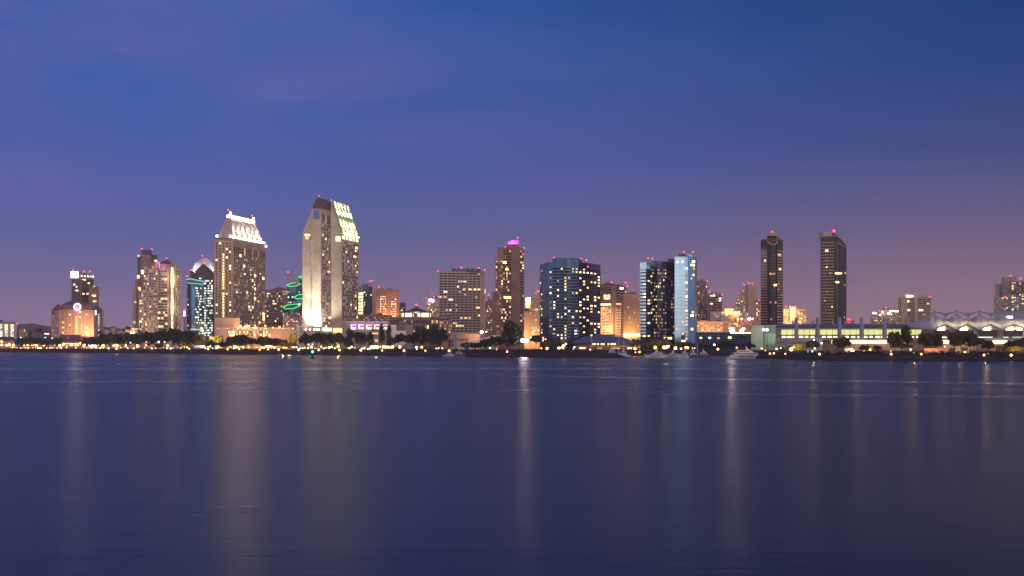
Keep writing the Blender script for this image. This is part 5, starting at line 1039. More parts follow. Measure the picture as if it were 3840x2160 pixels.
TREES = [  # px, top, half width px, kind, distance behind the waterline, look
 (78, 1263, 26, 'round1', 22, 'dark round tree'), (112, 1262, 24, 'round2', 26, 'dark round tree'), (150, 1265, 26, 'round1', 20, 'dark round tree'), (184, 1268, 22, 'round2', 26, 'dark round tree'), (216, 1262, 18, 'round3', 60, 'brownish tree'), (112, 1240, 9, 'bright', 90, 'small amber-lit tree'),
 (322, 1264, 22, 'round1', 30, 'dark round tree'), (352, 1261, 24, 'round2', 36, 'dark round tree'), (384, 1254, 22, 'tall1', 34, 'dark round tree'), (412, 1246, 24, 'round1', 30, 'broad dark tree'), (448, 1249, 26, 'round2', 26, 'broad dark tree'), (478, 1243, 22, 'round1', 34, 'broad dark tree'),
 (520, 1246, 30, 'round2', 24, 'broad dark tree'), (560, 1240, 34, 'round1', 30, 'broad dark tree'), (604, 1236, 34, 'round2', 34, 'broad dark tree'), (648, 1226, 30, 'round1', 44, 'taller dark tree'), (668, 1233, 34, 'dome', 26, 'dome-shaped dark tree'), (712, 1236, 34, 'round2', 26, 'broad dark tree'), (748, 1250, 26, 'round3', 24, 'broad dark tree'),
 (600, 1288, 22, 'thin', 16, 'sparse small tree'), (690, 1280, 24, 'thin', 16, 'sparse amber-lit tree'), (790, 1276, 20, 'round3', 20, 'low dark tree'),
 (810, 1256, 32, 'bright', 62, 'glowing yellow tree'), (838, 1280, 16, 'round2', 20, 'low dark tree'), (872, 1258, 26, 'round1', 22, 'broad dark tree'), (908, 1252, 32, 'round2', 28, 'broad dark tree'), (944, 1264, 26, 'dome', 22, 'dome-shaped dark tree'), (986, 1258, 28, 'round1', 30, 'broad dark tree'), (1026, 1266, 26, 'round2', 26, 'broad dark tree'), (1058, 1270, 22, 'round1', 26, 'broad dark tree'),
 (1100, 1250, 18, 'bright', 34, 'glowing amber tree'), (1080, 1284, 13, 'bright', 20, 'small glowing amber tree'), (1146, 1246, 26, 'round1', 34, 'broad dark tree'), (1186, 1244, 30, 'dome', 26, 'dome-shaped dark tree'), (1226, 1248, 30, 'round2', 24, 'broad dark tree'), (1268, 1246, 30, 'round1', 26, 'broad dark tree'), (1310, 1240, 26, 'tall1', 30, 'upright dark tree'), (1350, 1243, 28, 'round2', 26, 'broad dark tree'), (1388, 1248, 20, 'tall2', 24, 'upright dark tree'),
 (1432, 1219, 17, 'tall2', 24, 'tall loose-crowned tree'), (1460, 1228, 17, 'tall1', 28, 'tall loose-crowned tree'), (1516, 1249, 44, 'dome', 20, 'dome-shaped dark tree'), (1580, 1226, 36, 'round2', 26, 'tall dark tree'), (1624, 1230, 26, 'tall2', 30, 'tall dark tree'), (1648, 1226, 36, 'round1', 24, 'tall dark tree'), (1690, 1272, 12, 'tall2', 22, 'slim dark tree'),
 (1752, 1282, 28, 'round1', 20, 'low dark tree'), (1786, 1284, 22, 'round2', 20, 'low dark tree'), (1824, 1268, 26, 'round1', 24, 'broad dark tree'), (1858, 1258, 28, 'round2', 28, 'broad dark tree'), (1916, 1212, 48, 'tall1', 24, 'largest bushy dark tree'), (1946, 1226, 24, 'tall2', 34, 'upright dark tree'), (2010, 1252, 26, 'flat', 22, 'flat-topped pine'),
 (2056, 1272, 22, 'round3', 60, 'olive tree'), (2092, 1276, 22, 'round3', 50, 'olive tree'), (2136, 1274, 18, 'tall2', 60, 'upright olive tree'), (2386, 1268, 18, 'round3', 46, 'olive tree'),
 (2430, 1276, 22, 'round3', 40, 'olive tree'), (2462, 1268, 26, 'round3', 44, 'olive tree'), (2500, 1270, 26, 'tall2', 40, 'upright olive tree'), (2546, 1284, 22, 'round2', 40, 'dark round tree'), (2586, 1282, 22, 'round1', 44, 'dark round tree'), (2634, 1288, 20, 'round2', 40, 'dark round tree'), (2720, 1277, 34, 'dome', 36, 'dome-shaped dark tree'), (2664, 1292, 16, 'round1', 40, 'dark round tree'), (2806, 1283, 27, 'round1', 120, 'dark round tree'),
 (2950, 1294, 22, 'thin', 26, 'sparse amber-lit tree'), (2996, 1290, 24, 'bright', 28, 'glowing yellow tree'), (2930, 1302, 12, 'round3', 30, 'low dark tree'), (3048, 1274, 27, 'round2', 60, 'dark round tree'), (3158, 1262, 36, 'round1', 70, 'dark round tree'), (3356, 1240, 28, 'round2', 60, 'loose dark tree'), (3398, 1226, 32, 'tall2', 66, 'tall loose tree'), (3380, 1287, 40, 'flat', 40, 'wide low tree'), (3470, 1242, 34, 'round1', 52, 'loose dark tree'), (3508, 1250, 28, 'round2', 56, 'loose dark tree'),
 (3582, 1243, 30, 'round2', 54, 'loose dark tree'), (3628, 1240, 34, 'round1', 58, 'loose dark tree'), (3664, 1262, 28, 'flat', 50, 'flat-topped tree'), (3706, 1276, 26, 'round2', 56, 'low dark tree'), (3752, 1292, 26, 'thin', 36, 'sparse amber-lit tree'), (3812, 1270, 46, 'dome', 46, 'broad domed tree'), (3866, 1262, 44, 'dome', 60, 'broad domed tree'), (3806, 1298, 22, 'bright', 24, 'glowing amber tree'), (3836, 1300, 20, 'bright', 26, 'glowing amber tree'), (3486, 1300, 15, 'thin', 26, 'sparse red-lit tree'), (3572, 1302, 14, 'thin', 24, 'sparse pink-lit tree'), (3618, 1300, 18, 'thin', 26, 'sparse pink-lit tree'), (3240, 1292, 20, 'round1', 60, 'low dark tree'), (3290, 1294, 18, 'round2', 60, 'low dark tree')]
items = [dict(px=t_[0], look=t_[5], t=t_) for t_ in TREES]; place_labels(items, '%s on shore before %s')
for it in items:
    px, top, hw, kd, off, look = it['t']; D = shore(px) + off + 6; p = P2(px, D); g = gz(px, D) - .3; tm, cm, hf = KINDS[kd]
    H = Z(top, D) - g; r = hw / F * D * 1.02; rot = R() * 6.28; hh = H * (1 - hf)
    rt = thing('tree', it['label'], 'tree', (p.x, p.y, g), 'trees along the waterfront')
    o = bpy.data.objects.new('trunk', tm); col.objects.link(o); o.parent = rt; o.scale = (hh * .9, hh * .9, hh); o.rotation_euler = (0, 0, rot)
    o.scale = (r * .98, r * .98, hh)
    o = bpy.data.objects.new('crown', cm); col.objects.link(o); o.parent = rt; o.location = (0, 0, H * hf); o.scale = (r, r, hh); o.rotation_euler = (0, 0, rot)
# palms
def palm_meshes(seed):
    random.seed(seed); t = MB(); t.tube([(0, 0, -.02), (.01, 0, .45), (.0, .0, .9)], [.022, .017, .015], 'tanbark', 7); m = MB()
    for k in range(34):
        a = R() * 6.28; el = random.uniform(-.6, 1.2); pts = []
        for q in range(5):
            s = q / 4 * .19; e2 = el - q * .28; pts.append(Vector((math.cos(a) * s * math.cos(el * .6), math.sin(a) * s * math.cos(el * .6), .9 + s * math.sin(e2) * .9)))
        side = Vector((-math.sin(a), math.cos(a), 0))
        for q in range(4): w0, w1 = .022 * (1 - abs(q - 1.5) / 3), .022 * (1 - abs(q - .5) / 3); m.face([pts[q] - side * w0, pts[q] + side * w0, pts[q + 1] + side * w1, pts[q + 1] - side * w1], 'palm_leaf')
    return t.mesh('trunk'), m.mesh('crown')
PM = [palm_meshes(1), palm_meshes(2)]; random.seed(5)
PALMS = [(149, 1224, 60, 'shaggy palm'), (183, 1234, 120, 'slim palm'), (375, 1232, 60, 'slim palm'), (478, 1214, 120, 'tall palm'), (521, 1226, 130, 'bushy palm'), (2776, 1250, 60, 'slim palm'), (2788, 1251, 64, 'slim palm'), (2880, 1292, 60, 'short palm'), (2895, 1296, 62, 'short palm')]
items = [dict(px=t_[0], look=t_[3], t=t_) for t_ in PALMS]; place_labels(items, '%s standing before %s')
for it in items:
    px, top, off, _ = it['t']; D = shore(px) + off; p = P2(px, D); g = gz(px, D) - .2; H = (Z(top, D) - g) / 1.04; tm, cm = random.choice(PM)
    rt = thing('palm_tree', it['label'], 'palm tree', (p.x, p.y, g), 'palms on the waterfront'); rot = R() * 6
    k = 1.35 if H < 22 else 1.1
    o = bpy.data.objects.new('trunk', tm); col.objects.link(o); o.parent = rt; o.scale = (H, H, H)
    o = bpy.data.objects.new('crown', cm); col.objects.link(o); o.parent = rt; o.scale = (H * k, H * k, H); o.rotation_euler = (0, 0, rot)
# low planting on top of the bank
m = MB()
for k in range(5200):
    px = random.uniform(-60, 3920)
    if 2140 < px < 2790 and R() < .8: continue
    D = shore(px) + random.uniform(8.5, 17); g = topz(px); p = P2(px, D)
    if noise.noise(Vector((px * .02, 0, 3))) < -.35: continue
    leaf_quads(m, [Vector((p.x, p.y, g + R() * (.9 + .5 * noise.noise(Vector((px * .05, 1, 0))))))], .5, 'hedge_leaf')
o = m.build('shrubs'); o['kind'] = 'stuff'; o['label'] = 'low dark shrubs along the top of the sea wall'; o['category'] = 'shrubs'

# ================================================================ lamps
def lampmeshes(h, r, mat, arm=False):
    p = MB(); p.tube([(0, 0, 0), (0, 0, h - r)], [.11, .07], 'black_metal', 6); p.lathe((0, 0, 0), [(.22, 0), (.2, .35), (.12, .4)], 'black_metal', 8)
    g = MB(); g.ball((0, 0, h), r, mat, 10); return p.mesh('post'), g.mesh('globe', smooth=True)
_lm = {}
def add_lamp(it):
    px, py, D, r, mat, base = it['px'], it['py'], it['D'], it['r'], it['mat'], it['base']
    p = P2(px, D); h = max(.8, Z(py, D) - base); k = (round(h, 1), round(r, 2), mat)
    if k not in _lm: _lm[k] = lampmeshes(k[0], k[1], mat)
    rt = thing(it['name'], it['label'], 'lamp', (p.x, p.y, base), it['group']); pm, gm = _lm[k]
    for nm, me in (('post', pm), ('globe', gm)): o = bpy.data.objects.new(nm, me); col.objects.link(o); o.parent = rt
    if it['name'] == 'promenade_lamp' or (r > .85 and py > 1280):
        pw = (650 if it['name'] == 'promenade_lamp' else 3800) * (D / 1100.) ** 2 * r; q = Vector((p.x, p.y - r - .6, base + h))
        lamp('POINT', q, pw, {WH: (1, .9, .75), CO: (.8, .9, 1), PK: (1, .5, .4)}.get(mat, (1, .55, .16)), None, size=.3, aim=(0, 6, -3.5))
    return rt
W, AM, WH, CO, PK, GR = 'lamp_warm', 'lamp_amber', 'lamp_white', 'lamp_cool', 'lamp_pink', 'lamp_green'
LOOK = {W: 'warm', AM: 'amber', WH: 'white', CO: 'cool bluish', PK: 'pinkish', GR: 'greenish'}
prom = [(407, 1306, W, .9), (437, 1307, W, 1.15), (500, 1307, W, .65), (569, 1307, W, .6), (640, 1307, CO, .6), (710, 1308, W, .65), (781, 1309, W, .8), (853, 1310, W, .7), (897, 1310, W, .5), (974, 1311, W, .75), (1005, 1310, W, .75), (1045, 1311, W, .8), (1120, 1311, W, .85), (1195, 1312, W, .85), (1273, 1313, W, .75), (1353, 1313, W, .9), (1433, 1314, W, .7), (1515, 1315, W, .85), (1595, 1315, W, .65), (1684, 1315, AM, .8), (1902, 1318, PK, .55), (2213, 1311, PK, .45), (2398, 1320, AM, .8), (2383, 1321, PK, .4), (2887, 1326, W, .55), (2902, 1325, W, .55), (2945, 1327, W, .4), (3073, 1328, W, .55), (3342, 1328, W, .55), (3455, 1328, W, .5), (3690, 1331, W, .5), (3792, 1332, W, .6)]
items = [dict(px=a, py=c, mat=mt, r=r, D=shore(a) + (5.5 if not 2150 < a < 2790 else -20), base=(1.9 if not 2150 < a < 2790 else .6), look={CO: 'bluish'}.get(mt, LOOK[mt]) + ' globe lamp', name='promenade_lamp', group='lamps along the waterside path') for a, c, mt, r in prom]
place_labels(items, '%s on path below %s')
for it in items: add_lamp(it)
up = [(8, 1293, AM, 1.1), (36, 1293, AM, 1.6), (90, 1294, W, 1.), (105, 1291, W, 1.), (124, 1291, AM, 1.5), (165, 1294, W, 1.), (190, 1293, W, 1.), (78, 1267, WH, .9), (170, 1267, WH, .8), (195, 1269, AM, .8), (225, 1296, AM, 1.6), (238, 1290, W, 1.), (301, 1288, AM, 1.2), (314, 1298, W, .8), (372, 1294, W, .6), (387, 1296, AM, 1.4), (404, 1293, W, .6), (427, 1297, W, .9), (441, 1294, AM, 1.25), (472, 1296, W, .9), (489, 1285, PK, .7), (516, 1297, AM, 1.3), (548, 1281, PK, .8), (560, 1282, WH, .8), (566, 1281, WH, .8), (547, 1295, PK, .8), (559, 1296, W, .5), (595, 1282, CO, .8), (617, 1282, PK, .6), (629, 1296, W, .8), (681, 1301, W, .6), (702, 1302, AM, .8), (745, 1299, PK, .6), (761, 1300, WH, .8), (781, 1297, AM, 1.1), (790, 1298, W, .9), (877, 1297, W, .7), (890, 1302, W, .7), (911, 1301, WH, .6), (932, 1302, W, .7), (962, 1303, W, .4), (985, 1303, W, .6), (1000, 1299, W, .8), (1013, 1298, AM, 1.), (1027, 1299, AM, .9), (1060, 1300, AM, 1.1), (1100, 1302, WH, .5), (1112, 1302, WH, .4), (1157, 1292, W, .65), (1168, 1301, W, .9), (1172, 1291, PK, .4), (1205, 1300, W, .55), (1234, 1303, AM, .9), (1244, 1301, WH, .6), (1268, 1300, AM, 1.1), (1320, 1299, WH, .6), (1330, 1304, PK, .4), (1358, 1307, W, .6), (1366, 1307, WH, .5), (1378, 1309, PK, .5), (1389, 1309, W, .5), (1426, 1300, W, .4), (1500, 1301, AM, .85), (1562, 1302, WH, .8), (1563, 1310, WH, .4), (1581, 1302, W, .85), (1636, 1307, PK, .45), (1645, 1306, W, .5), (1659, 1306, W, .5), (1702, 1309, W, .3),
      (1786, 1308, AM, .55), (1802, 1291, PK, .55), (1838, 1305, PK, .55), (1862, 1311, W, .55), (1806, 1246, WH, 1.25), (1824, 1244, WH, .55), (1990, 1266, WH, .5), (2030, 1306, W, .45), (2052, 1307, AM, .9), (2096, 1306, W, .8), (2108, 1302, W, .7), (2113, 1297, W, .8), (2122, 1290, W, .6), (2111, 1306, W, .6), (2154, 1302, WH, .5), (2150, 1309, CO, .4), (2037, 1266, PK, .45), (2038, 1272, PK, .45), (2046, 1272, PK, .45), (2036, 1278, PK, .4), (2357, 1306, W, .6), (2366, 1306, AM, .5), (2381, 1307, AM, .85), (2457, 1303, AM, 1.1), (2490, 1303, AM, 1.2), (2500, 1302, WH, 1.), (2507, 1299, AM, .8), (2533, 1306, AM, 1.), (2554, 1308, PK, .75), (2571, 1303, AM, .75), (2579, 1304, AM, .75), (2597, 1305, W, .4), (2605, 1306, WH, .3), (2679, 1293, WH, .6), (2692, 1311, AM, .85), (2763, 1304, AM, .7), (2857, 1307, AM, .7), (2870, 1315, W, .4), (2912, 1308, CO, .5), (2928, 1306, CO, .35), (2967, 1310, AM, 1.15), (3055, 1307, AM, .55), (3201, 1315, PK, .55), (3241, 1317, AM, .5), (3263, 1311, AM, .6), (3341, 1317, AM, .45), (3415, 1311, PK, .55), (3637, 1285, WH, .6), (3587, 1290, WH, .45), (3544, 1300, W, .35), (3618, 1320, AM, .45), (3060, 1317, WH, .5), (3046, 1318, WH, .5), (3030, 1319, WH, .45)]
items = []
for a, c, mt, r in up:
    off = 40 if c > 1280 else 90
    if 2790 < a: off = 26 if c > 1303 else 90
    if c == 1246 or c == 1244: off = 230
    if 2030 < a < 2050 and c < 1280: off = 150
    D = shore(a) + off
    if a > 2790: r *= .82
    items.append(dict(px=a, py=c, mat=mt, r=r, D=D, base=gz(a, D) - .2, look=('big ' if r > .95 else ('tiny ' if r < .5 else '')) + {CO: 'bluish'}.get(mt, LOOK[mt]) + ' lamp', name='street_lamp', group='street lamps behind the waterfront'))
    if mt in (AM, W): items[-1]['r'] *= 1.15
place_labels(items, '%s behind shore before %s')
for it in items: add_lamp(it)
# tiny lamps added at random, standing in for cars and shop lights
bm_ = [lampmeshes(h_, .33 + .12 * (k_ % 3), mt_) for k_, (h_, mt_) in enumerate(((1.1, W), (1.7, AM), (1.4, W), (2.2, AM), (1.2, WH), (1.9, W)))]
random.seed(41)
for k_ in range(120):
    px = random.choice((random.uniform(0, 380), random.uniform(60, 1000), random.uniform(380, 1480), random.uniform(760, 1400)))
    D = shore(px) + random.uniform(11, 40); p = P2(px, D)
    rt = thing('added_shore_light', 'one of many tiny glimmering lights added between the trees of the left shore', 'added light', (p.x, p.y, gz(px, D) - .1), 'added lights on the left shore'); pm, gm = random.choice(bm_)
    for nm, me in (('post', pm), ('globe', gm)): o = bpy.data.objects.new(nm, me); col.objects.link(o); o.parent = rt
# lights beside the brightest clusters: they carry the amber glow onto trees and ground
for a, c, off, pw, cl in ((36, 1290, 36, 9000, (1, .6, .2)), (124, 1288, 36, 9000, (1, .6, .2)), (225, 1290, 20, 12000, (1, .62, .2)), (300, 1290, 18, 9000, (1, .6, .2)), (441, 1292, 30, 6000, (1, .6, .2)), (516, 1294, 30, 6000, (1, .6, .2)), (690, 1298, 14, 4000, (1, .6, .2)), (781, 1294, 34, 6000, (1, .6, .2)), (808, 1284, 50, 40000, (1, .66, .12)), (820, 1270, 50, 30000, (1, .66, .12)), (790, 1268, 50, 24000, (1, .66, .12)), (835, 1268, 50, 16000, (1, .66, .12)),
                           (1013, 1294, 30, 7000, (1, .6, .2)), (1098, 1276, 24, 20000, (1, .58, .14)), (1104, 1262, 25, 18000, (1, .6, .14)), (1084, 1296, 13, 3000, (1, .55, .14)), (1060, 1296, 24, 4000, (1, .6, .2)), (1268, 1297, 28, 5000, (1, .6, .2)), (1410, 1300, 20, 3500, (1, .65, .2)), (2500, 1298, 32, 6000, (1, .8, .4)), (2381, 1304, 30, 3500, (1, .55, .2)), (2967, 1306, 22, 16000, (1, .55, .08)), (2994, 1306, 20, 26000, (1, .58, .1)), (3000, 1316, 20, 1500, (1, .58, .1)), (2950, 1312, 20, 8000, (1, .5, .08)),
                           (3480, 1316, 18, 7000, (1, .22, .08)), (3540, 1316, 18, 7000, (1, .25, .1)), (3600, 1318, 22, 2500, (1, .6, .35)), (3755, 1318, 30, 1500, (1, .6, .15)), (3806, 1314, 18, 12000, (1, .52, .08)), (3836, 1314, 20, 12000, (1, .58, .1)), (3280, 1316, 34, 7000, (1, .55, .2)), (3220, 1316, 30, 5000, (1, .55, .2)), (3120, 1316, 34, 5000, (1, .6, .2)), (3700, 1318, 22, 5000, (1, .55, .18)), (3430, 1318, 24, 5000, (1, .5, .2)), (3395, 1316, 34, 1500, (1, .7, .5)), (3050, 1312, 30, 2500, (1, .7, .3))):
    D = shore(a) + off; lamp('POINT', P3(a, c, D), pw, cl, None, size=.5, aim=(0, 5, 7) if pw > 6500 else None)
for a in (60, 110, 150, 330, 420, 470, 530, 600, 690, 745, 880, 930, 1000, 1160, 1230, 1300, 1345, 1440, 1520, 1600, 1650, 1760, 1850, 2060, 2440, 2560):  # uplights added without fixtures for more amber on the tree crowns
    D = shore(a) + 20; lamp('POINT', P3(a, 1304, D), 2600 * (D / 1100.) ** 2, (1, .58, .2), None, size=.4, aim=(0, 4, 6))
# the park floodlight
D = shore(1966) + 30; p = P3(1966, 1277, D); g = gz(1966, D) - .2
rt = thing('floodlight_mast', 'dazzling white floodlight cluster on a mast between the largest tree and the flat-topped pine', 'floodlight', (p.x, p.y, g))
m = MB(); m.tube([(p.x, p.y, g), (p.x, p.y, p.z)], [.22, .14], 'black_metal', 7); m.build('mast', rt); m = MB(); m.box(p.x - 2.3, p.x + 2.3, p.y - .1, p.y + .2, p.z - .15, p.z + .15, 'black_metal'); m.build('crossbar', rt)
for k in (-1.8, -.6, .6, 1.8): m = MB(); m.ball((p.x + k, p.y - .7, p.z), .78, 'flood_white', 10); m.build('floodlight', rt, True)
lamp('POINT', p + Vector((0, -3, 0)), 12000, (1, .95, .85), rt, size=1.2, aim=(0, 3, -8))
# red rail / orange hoarding on the right shore, sign on the left
b = Bld('hoarding', 'low orange-lit hoarding between bare trunks below the first tent sail', [(3466, 628), (3556, 630)], 1306, .4, base=3.4); b.wall('rust_brick'); 
for k in range(7): b.panel(0, k / 7 + .01, (k + 1) / 7 - .01, 3.6, b.z1 - .1, 'pink_stucco', 'panel', .1)
b.done()
b = Bld('hoarding', 'pale pink-lit wall right of the orange hoarding', [(3582, 632), (3634, 633)], 1300, .5, base=3.4); b.wall('cream_stucco'); b.done()
b = Bld('storage_shed', 'blue-grey shed among bushes below the slanting oval tower', [(3168, 640), (3196, 641)], 1306, 6, base=3.4); b.wall('hull_sky_tint'); b.roof('navy_roof', .3); b.panel(0, .4, .8, 3.6, Z(1313, 640), 'window_dark', 'window', .1); b.done()
b = Bld('garden_wall', 'long dark hedge-topped wall on the shore below the slanting oval tower', [(3088, 640), (3150, 642)], 1308, 2, base=3.4); b.wall('dark_stone'); b.done()
b = Bld('neon_signboard', 'oval red and white neon sign between two palms near the left edge', [(163, 1830), (192, 1830)], 1248, .6, base=Z(1255, 1830)); 
m = MB(); c = P3(177, 1251.5, 1830); m.tube([c + Vector((0, .6, 0)), c + Vector((0, 0, 0))], 1, 'sign_pink', 16); o = m.build('sign_face', b.root); 
for v_ in o.data.vertices: v_.co.x = (v_.co.x - (c.x - b.c.x)) * 4.4 + c.x - b.c.x
m = MB(); m.tube([c + Vector((0, .4, -1)), Vector((c.x, c.y + .4, 3.9))], .3, 'black_metal', 5); m.build('post', b.root)

# ================================================================ boats and buoy
def yacht(label, px0, px1, D, top, decks, bow=1, hull='hull_sky_tint', mast=True):
    cx = (X(px0, D) + X(px1, D)) / 2; L = X(px1, D) - X(px0, D); h = Z(top, D); Bm = L * .2; s = bow
    rt = thing('motor_yacht', label, 'yacht', (cx, D, 0), 'yachts moored along the marina'); fb = h * (.42 if decks > 1 else .5)
    m = MB(); st = [(-.5, .82, .86), (-.3, 1, .88), (0, 1, .92), (.25, .8, 1.), (.42, .36, 1.1), (.5, .03, 1.18)]; rows = []
    for x, w, k in st:
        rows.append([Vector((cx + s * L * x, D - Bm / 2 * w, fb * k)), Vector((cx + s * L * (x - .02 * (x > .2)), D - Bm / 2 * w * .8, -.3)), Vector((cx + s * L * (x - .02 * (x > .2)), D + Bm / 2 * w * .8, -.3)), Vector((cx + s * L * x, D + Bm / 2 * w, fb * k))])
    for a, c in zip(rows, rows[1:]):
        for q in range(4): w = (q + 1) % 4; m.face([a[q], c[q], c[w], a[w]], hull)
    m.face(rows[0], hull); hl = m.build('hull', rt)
    m = MB(); m.wallbox((cx - L * .3, D - Bm / 2), (cx + L * .2, D - Bm / 2), L * (.0 if s > 0 else .06), L * (.36 if s > 0 else .5), fb * .45, fb * .68, .0, .08, 'window_dark'); m.build('window_band', hl)
    z = fb * .86; x0, x1 = -.40, .24
    for d in range(decks):
        dh = (h - fb) / (decks + .6); b0, b1 = x0 + d * .08, x1 - d * .14; w = Bm * (.42 - .06 * d); sl = .10
        lo = [(cx + s * L * b0, D - w), (cx + s * L * b1, D - w), (cx + s * L * b1, D + w), (cx + s * L * b0, D + w)]; hi = [(cx + s * L * (b0 + .01), D - w * .9), (cx + s * L * (b1 - sl), D - w * .9), (cx + s * L * (b1 - sl), D + w * .9), (cx + s * L * (b0 + .01), D + w * .9)]
        if s < 0: lo = lo[::-1]; hi = hi[::-1]
        m = MB(); m.hexa([(*q, z) for q in lo], [(*q, z + dh) for q in hi], 'hull_sky_tint'); cb = m.build('cabin' if d == 0 else 'flybridge', rt)
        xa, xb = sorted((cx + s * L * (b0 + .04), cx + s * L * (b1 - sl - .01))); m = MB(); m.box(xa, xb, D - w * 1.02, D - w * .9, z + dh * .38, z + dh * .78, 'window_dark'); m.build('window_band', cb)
        m = MB(); xa, xb = sorted((cx + s * L * (b0 - .07), cx + s * L * (b1 - sl + .02))); m.box(xa, xb, D - w * 1.04, D + w * 1.04, z + dh, z + dh + .18, 'hull_sky_tint'); m.build('deck_roof', cb); z += dh + .18
    if mast: m = MB(); xm_ = cx - s * L * .06; m.hexa([(xm_ - .8, D - 1.2, z), (xm_ + .8, D - 1.2, z), (xm_ + .8, D + 1.2, z), (xm_ - .8, D + 1.2, z)], [(xm_ - .5 - s * .6, D - .9, z + 1.5), (xm_ + .1 - s * .6, D - .9, z + 1.5), (xm_ + .1 - s * .6, D + .9, z + 1.5), (xm_ - .5 - s * .6, D + .9, z + 1.5)], 'hull_sky_tint'); ra_ = m.build('radar_arch', rt); m = MB(); m.ball((xm_ - s * .8, D, z + 1.9), .4, 'hull_sky_tint', 8); m.build('radar_dome', ra_)
yacht('largest white yacht with a sweeping bow, moored alone beside the right-hand sea wall', 2736, 2888, 728, 1308, 2, 1)
yacht('long white yacht at the left end of the marina row', 2416, 2496, 776, 1316, 2, -1)
yacht('slim white yacht second from the left in the marina row', 2492, 2546, 790, 1320, 1, -1)
yacht('stubby white cabin boat in the middle of the marina row', 2544, 2582, 776, 1318, 1, -1)
yacht('dark-hulled yacht right of the stubby cabin boat', 2584, 2622, 784, 1315, 2, 1, 'hull_navy')
yacht('dim bluish yacht at the right end of the marina row', 2622, 2664, 800, 1316, 1, 1, 'hull_navy')
yacht('blue cabin boat moored below the low dark trees, left of the floodlight mast', 1706, 1746, 866, 1314, 1, 1, 'hull_navy', False)
yacht('yacht whose top shows behind the rock breakwater below the navy-roofed building', 2262, 2312, 860, 1309, 2, -1)
yacht('smaller boat tucked behind the tip of the rock breakwater', 2316, 2352, 850, 1312, 1, -1)
def sailboat(label, px, D, top, bow=1):
    c = P2(px, D); rt = thing('sailboat', label, 'sailboat', (c.x, c.y, 0), 'sailing boats in the marina'); m = MB(); L = 11.; rows = []
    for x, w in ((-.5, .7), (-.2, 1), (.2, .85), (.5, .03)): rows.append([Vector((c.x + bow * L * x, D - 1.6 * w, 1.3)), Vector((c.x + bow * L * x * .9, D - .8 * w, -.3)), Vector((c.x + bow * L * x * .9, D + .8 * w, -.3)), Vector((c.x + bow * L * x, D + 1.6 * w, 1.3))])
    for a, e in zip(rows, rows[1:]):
        for q in range(4): w = (q + 1) % 4; m.face([a[q], e[q], e[w], a[w]], 'hull_sky_tint')
    m.face(rows[0], 'hull_sky_tint'); m.build('hull', rt)
    m = MB(); m.hexa([(c.x - 2.6, D - 1, 1.25), (c.x + 1.8, D - 1, 1.25), (c.x + 1.8, D + 1, 1.25), (c.x - 2.6, D + 1, 1.25)], [(c.x - 2.4, D - .8, 1.9), (c.x + 1.2, D - .8, 1.9), (c.x + 1.2, D + .8, 1.9), (c.x - 2.4, D + .8, 1.9)], 'hull_sky_tint'); m.build('cabin', rt)
    m = MB(); m.tube([(c.x + .6, D, 1.2), (c.x + .6, D, Z(top, D))], [.17, .12], 'white_paint', 6); m.build('mast', rt); m = MB(); m.tube([(c.x + .6, D, 2.8), (c.x - bow * 4.2, D, 2.7)], .22, 'navy_roof', 6); m.build('boom', rt)
sailboat('sailboat with a bare white mast in front of the left part of the navy-roofed building', 2216, 840, 1263)
sailboat('sailboat with the tallest bare mast, in front of the right part of the navy roof', 2317, 845, 1258, -1)
sailboat('sailboat with a slightly shorter mast, close right of the tallest bare mast', 2336, 838, 1262)
sailboat('sailboat with a thin mast off the shore below the brown brick block', 1688, 876, 1258)
sailboat('sailboat with a thin mast off the shore below the peach theatre', 1718, 872, 1266, -1)
sailboat('sailboat among the yachts with a bare mast below the mirror-faced twin tower', 2612, 812, 1284)
c = P2(1172, 680); rt = thing('channel_buoy', 'dark channel buoy carrying a bright green lantern on the open water', 'buoy', (c.x, c.y, 0))
m = MB(); m.lathe((c.x, c.y, -.4), [(1.1, 0), (1.35, .3), (1.3, .9), (.9, 1.15)], 'black_metal', 16); m.build('float', rt)
m = MB()
for k in range(4): a = math.pi / 4 + k * math.pi / 2; m.tube([(c.x + math.cos(a) * .85, c.y + math.sin(a) * .85, .7), (c.x + math.cos(a) * .2, c.y + math.sin(a) * .2, 3.3)], .07, 'black_metal', 5)
m.box(c.x - .62, c.x + .62, c.y - .04, c.y + .04, 1., 2.0, 'black_metal'); m.build('lattice_tower', rt); m = MB(); m.lathe((c.x, c.y, 3.3), [(.3, 0), (.3, .3), (.25, .35)], 'black_metal', 10); m.build('lantern_base', rt)
m = MB(); m.ball((c.x, c.y, 4.1), .62, 'buoy_green', 10); m.build('lantern', rt, True)

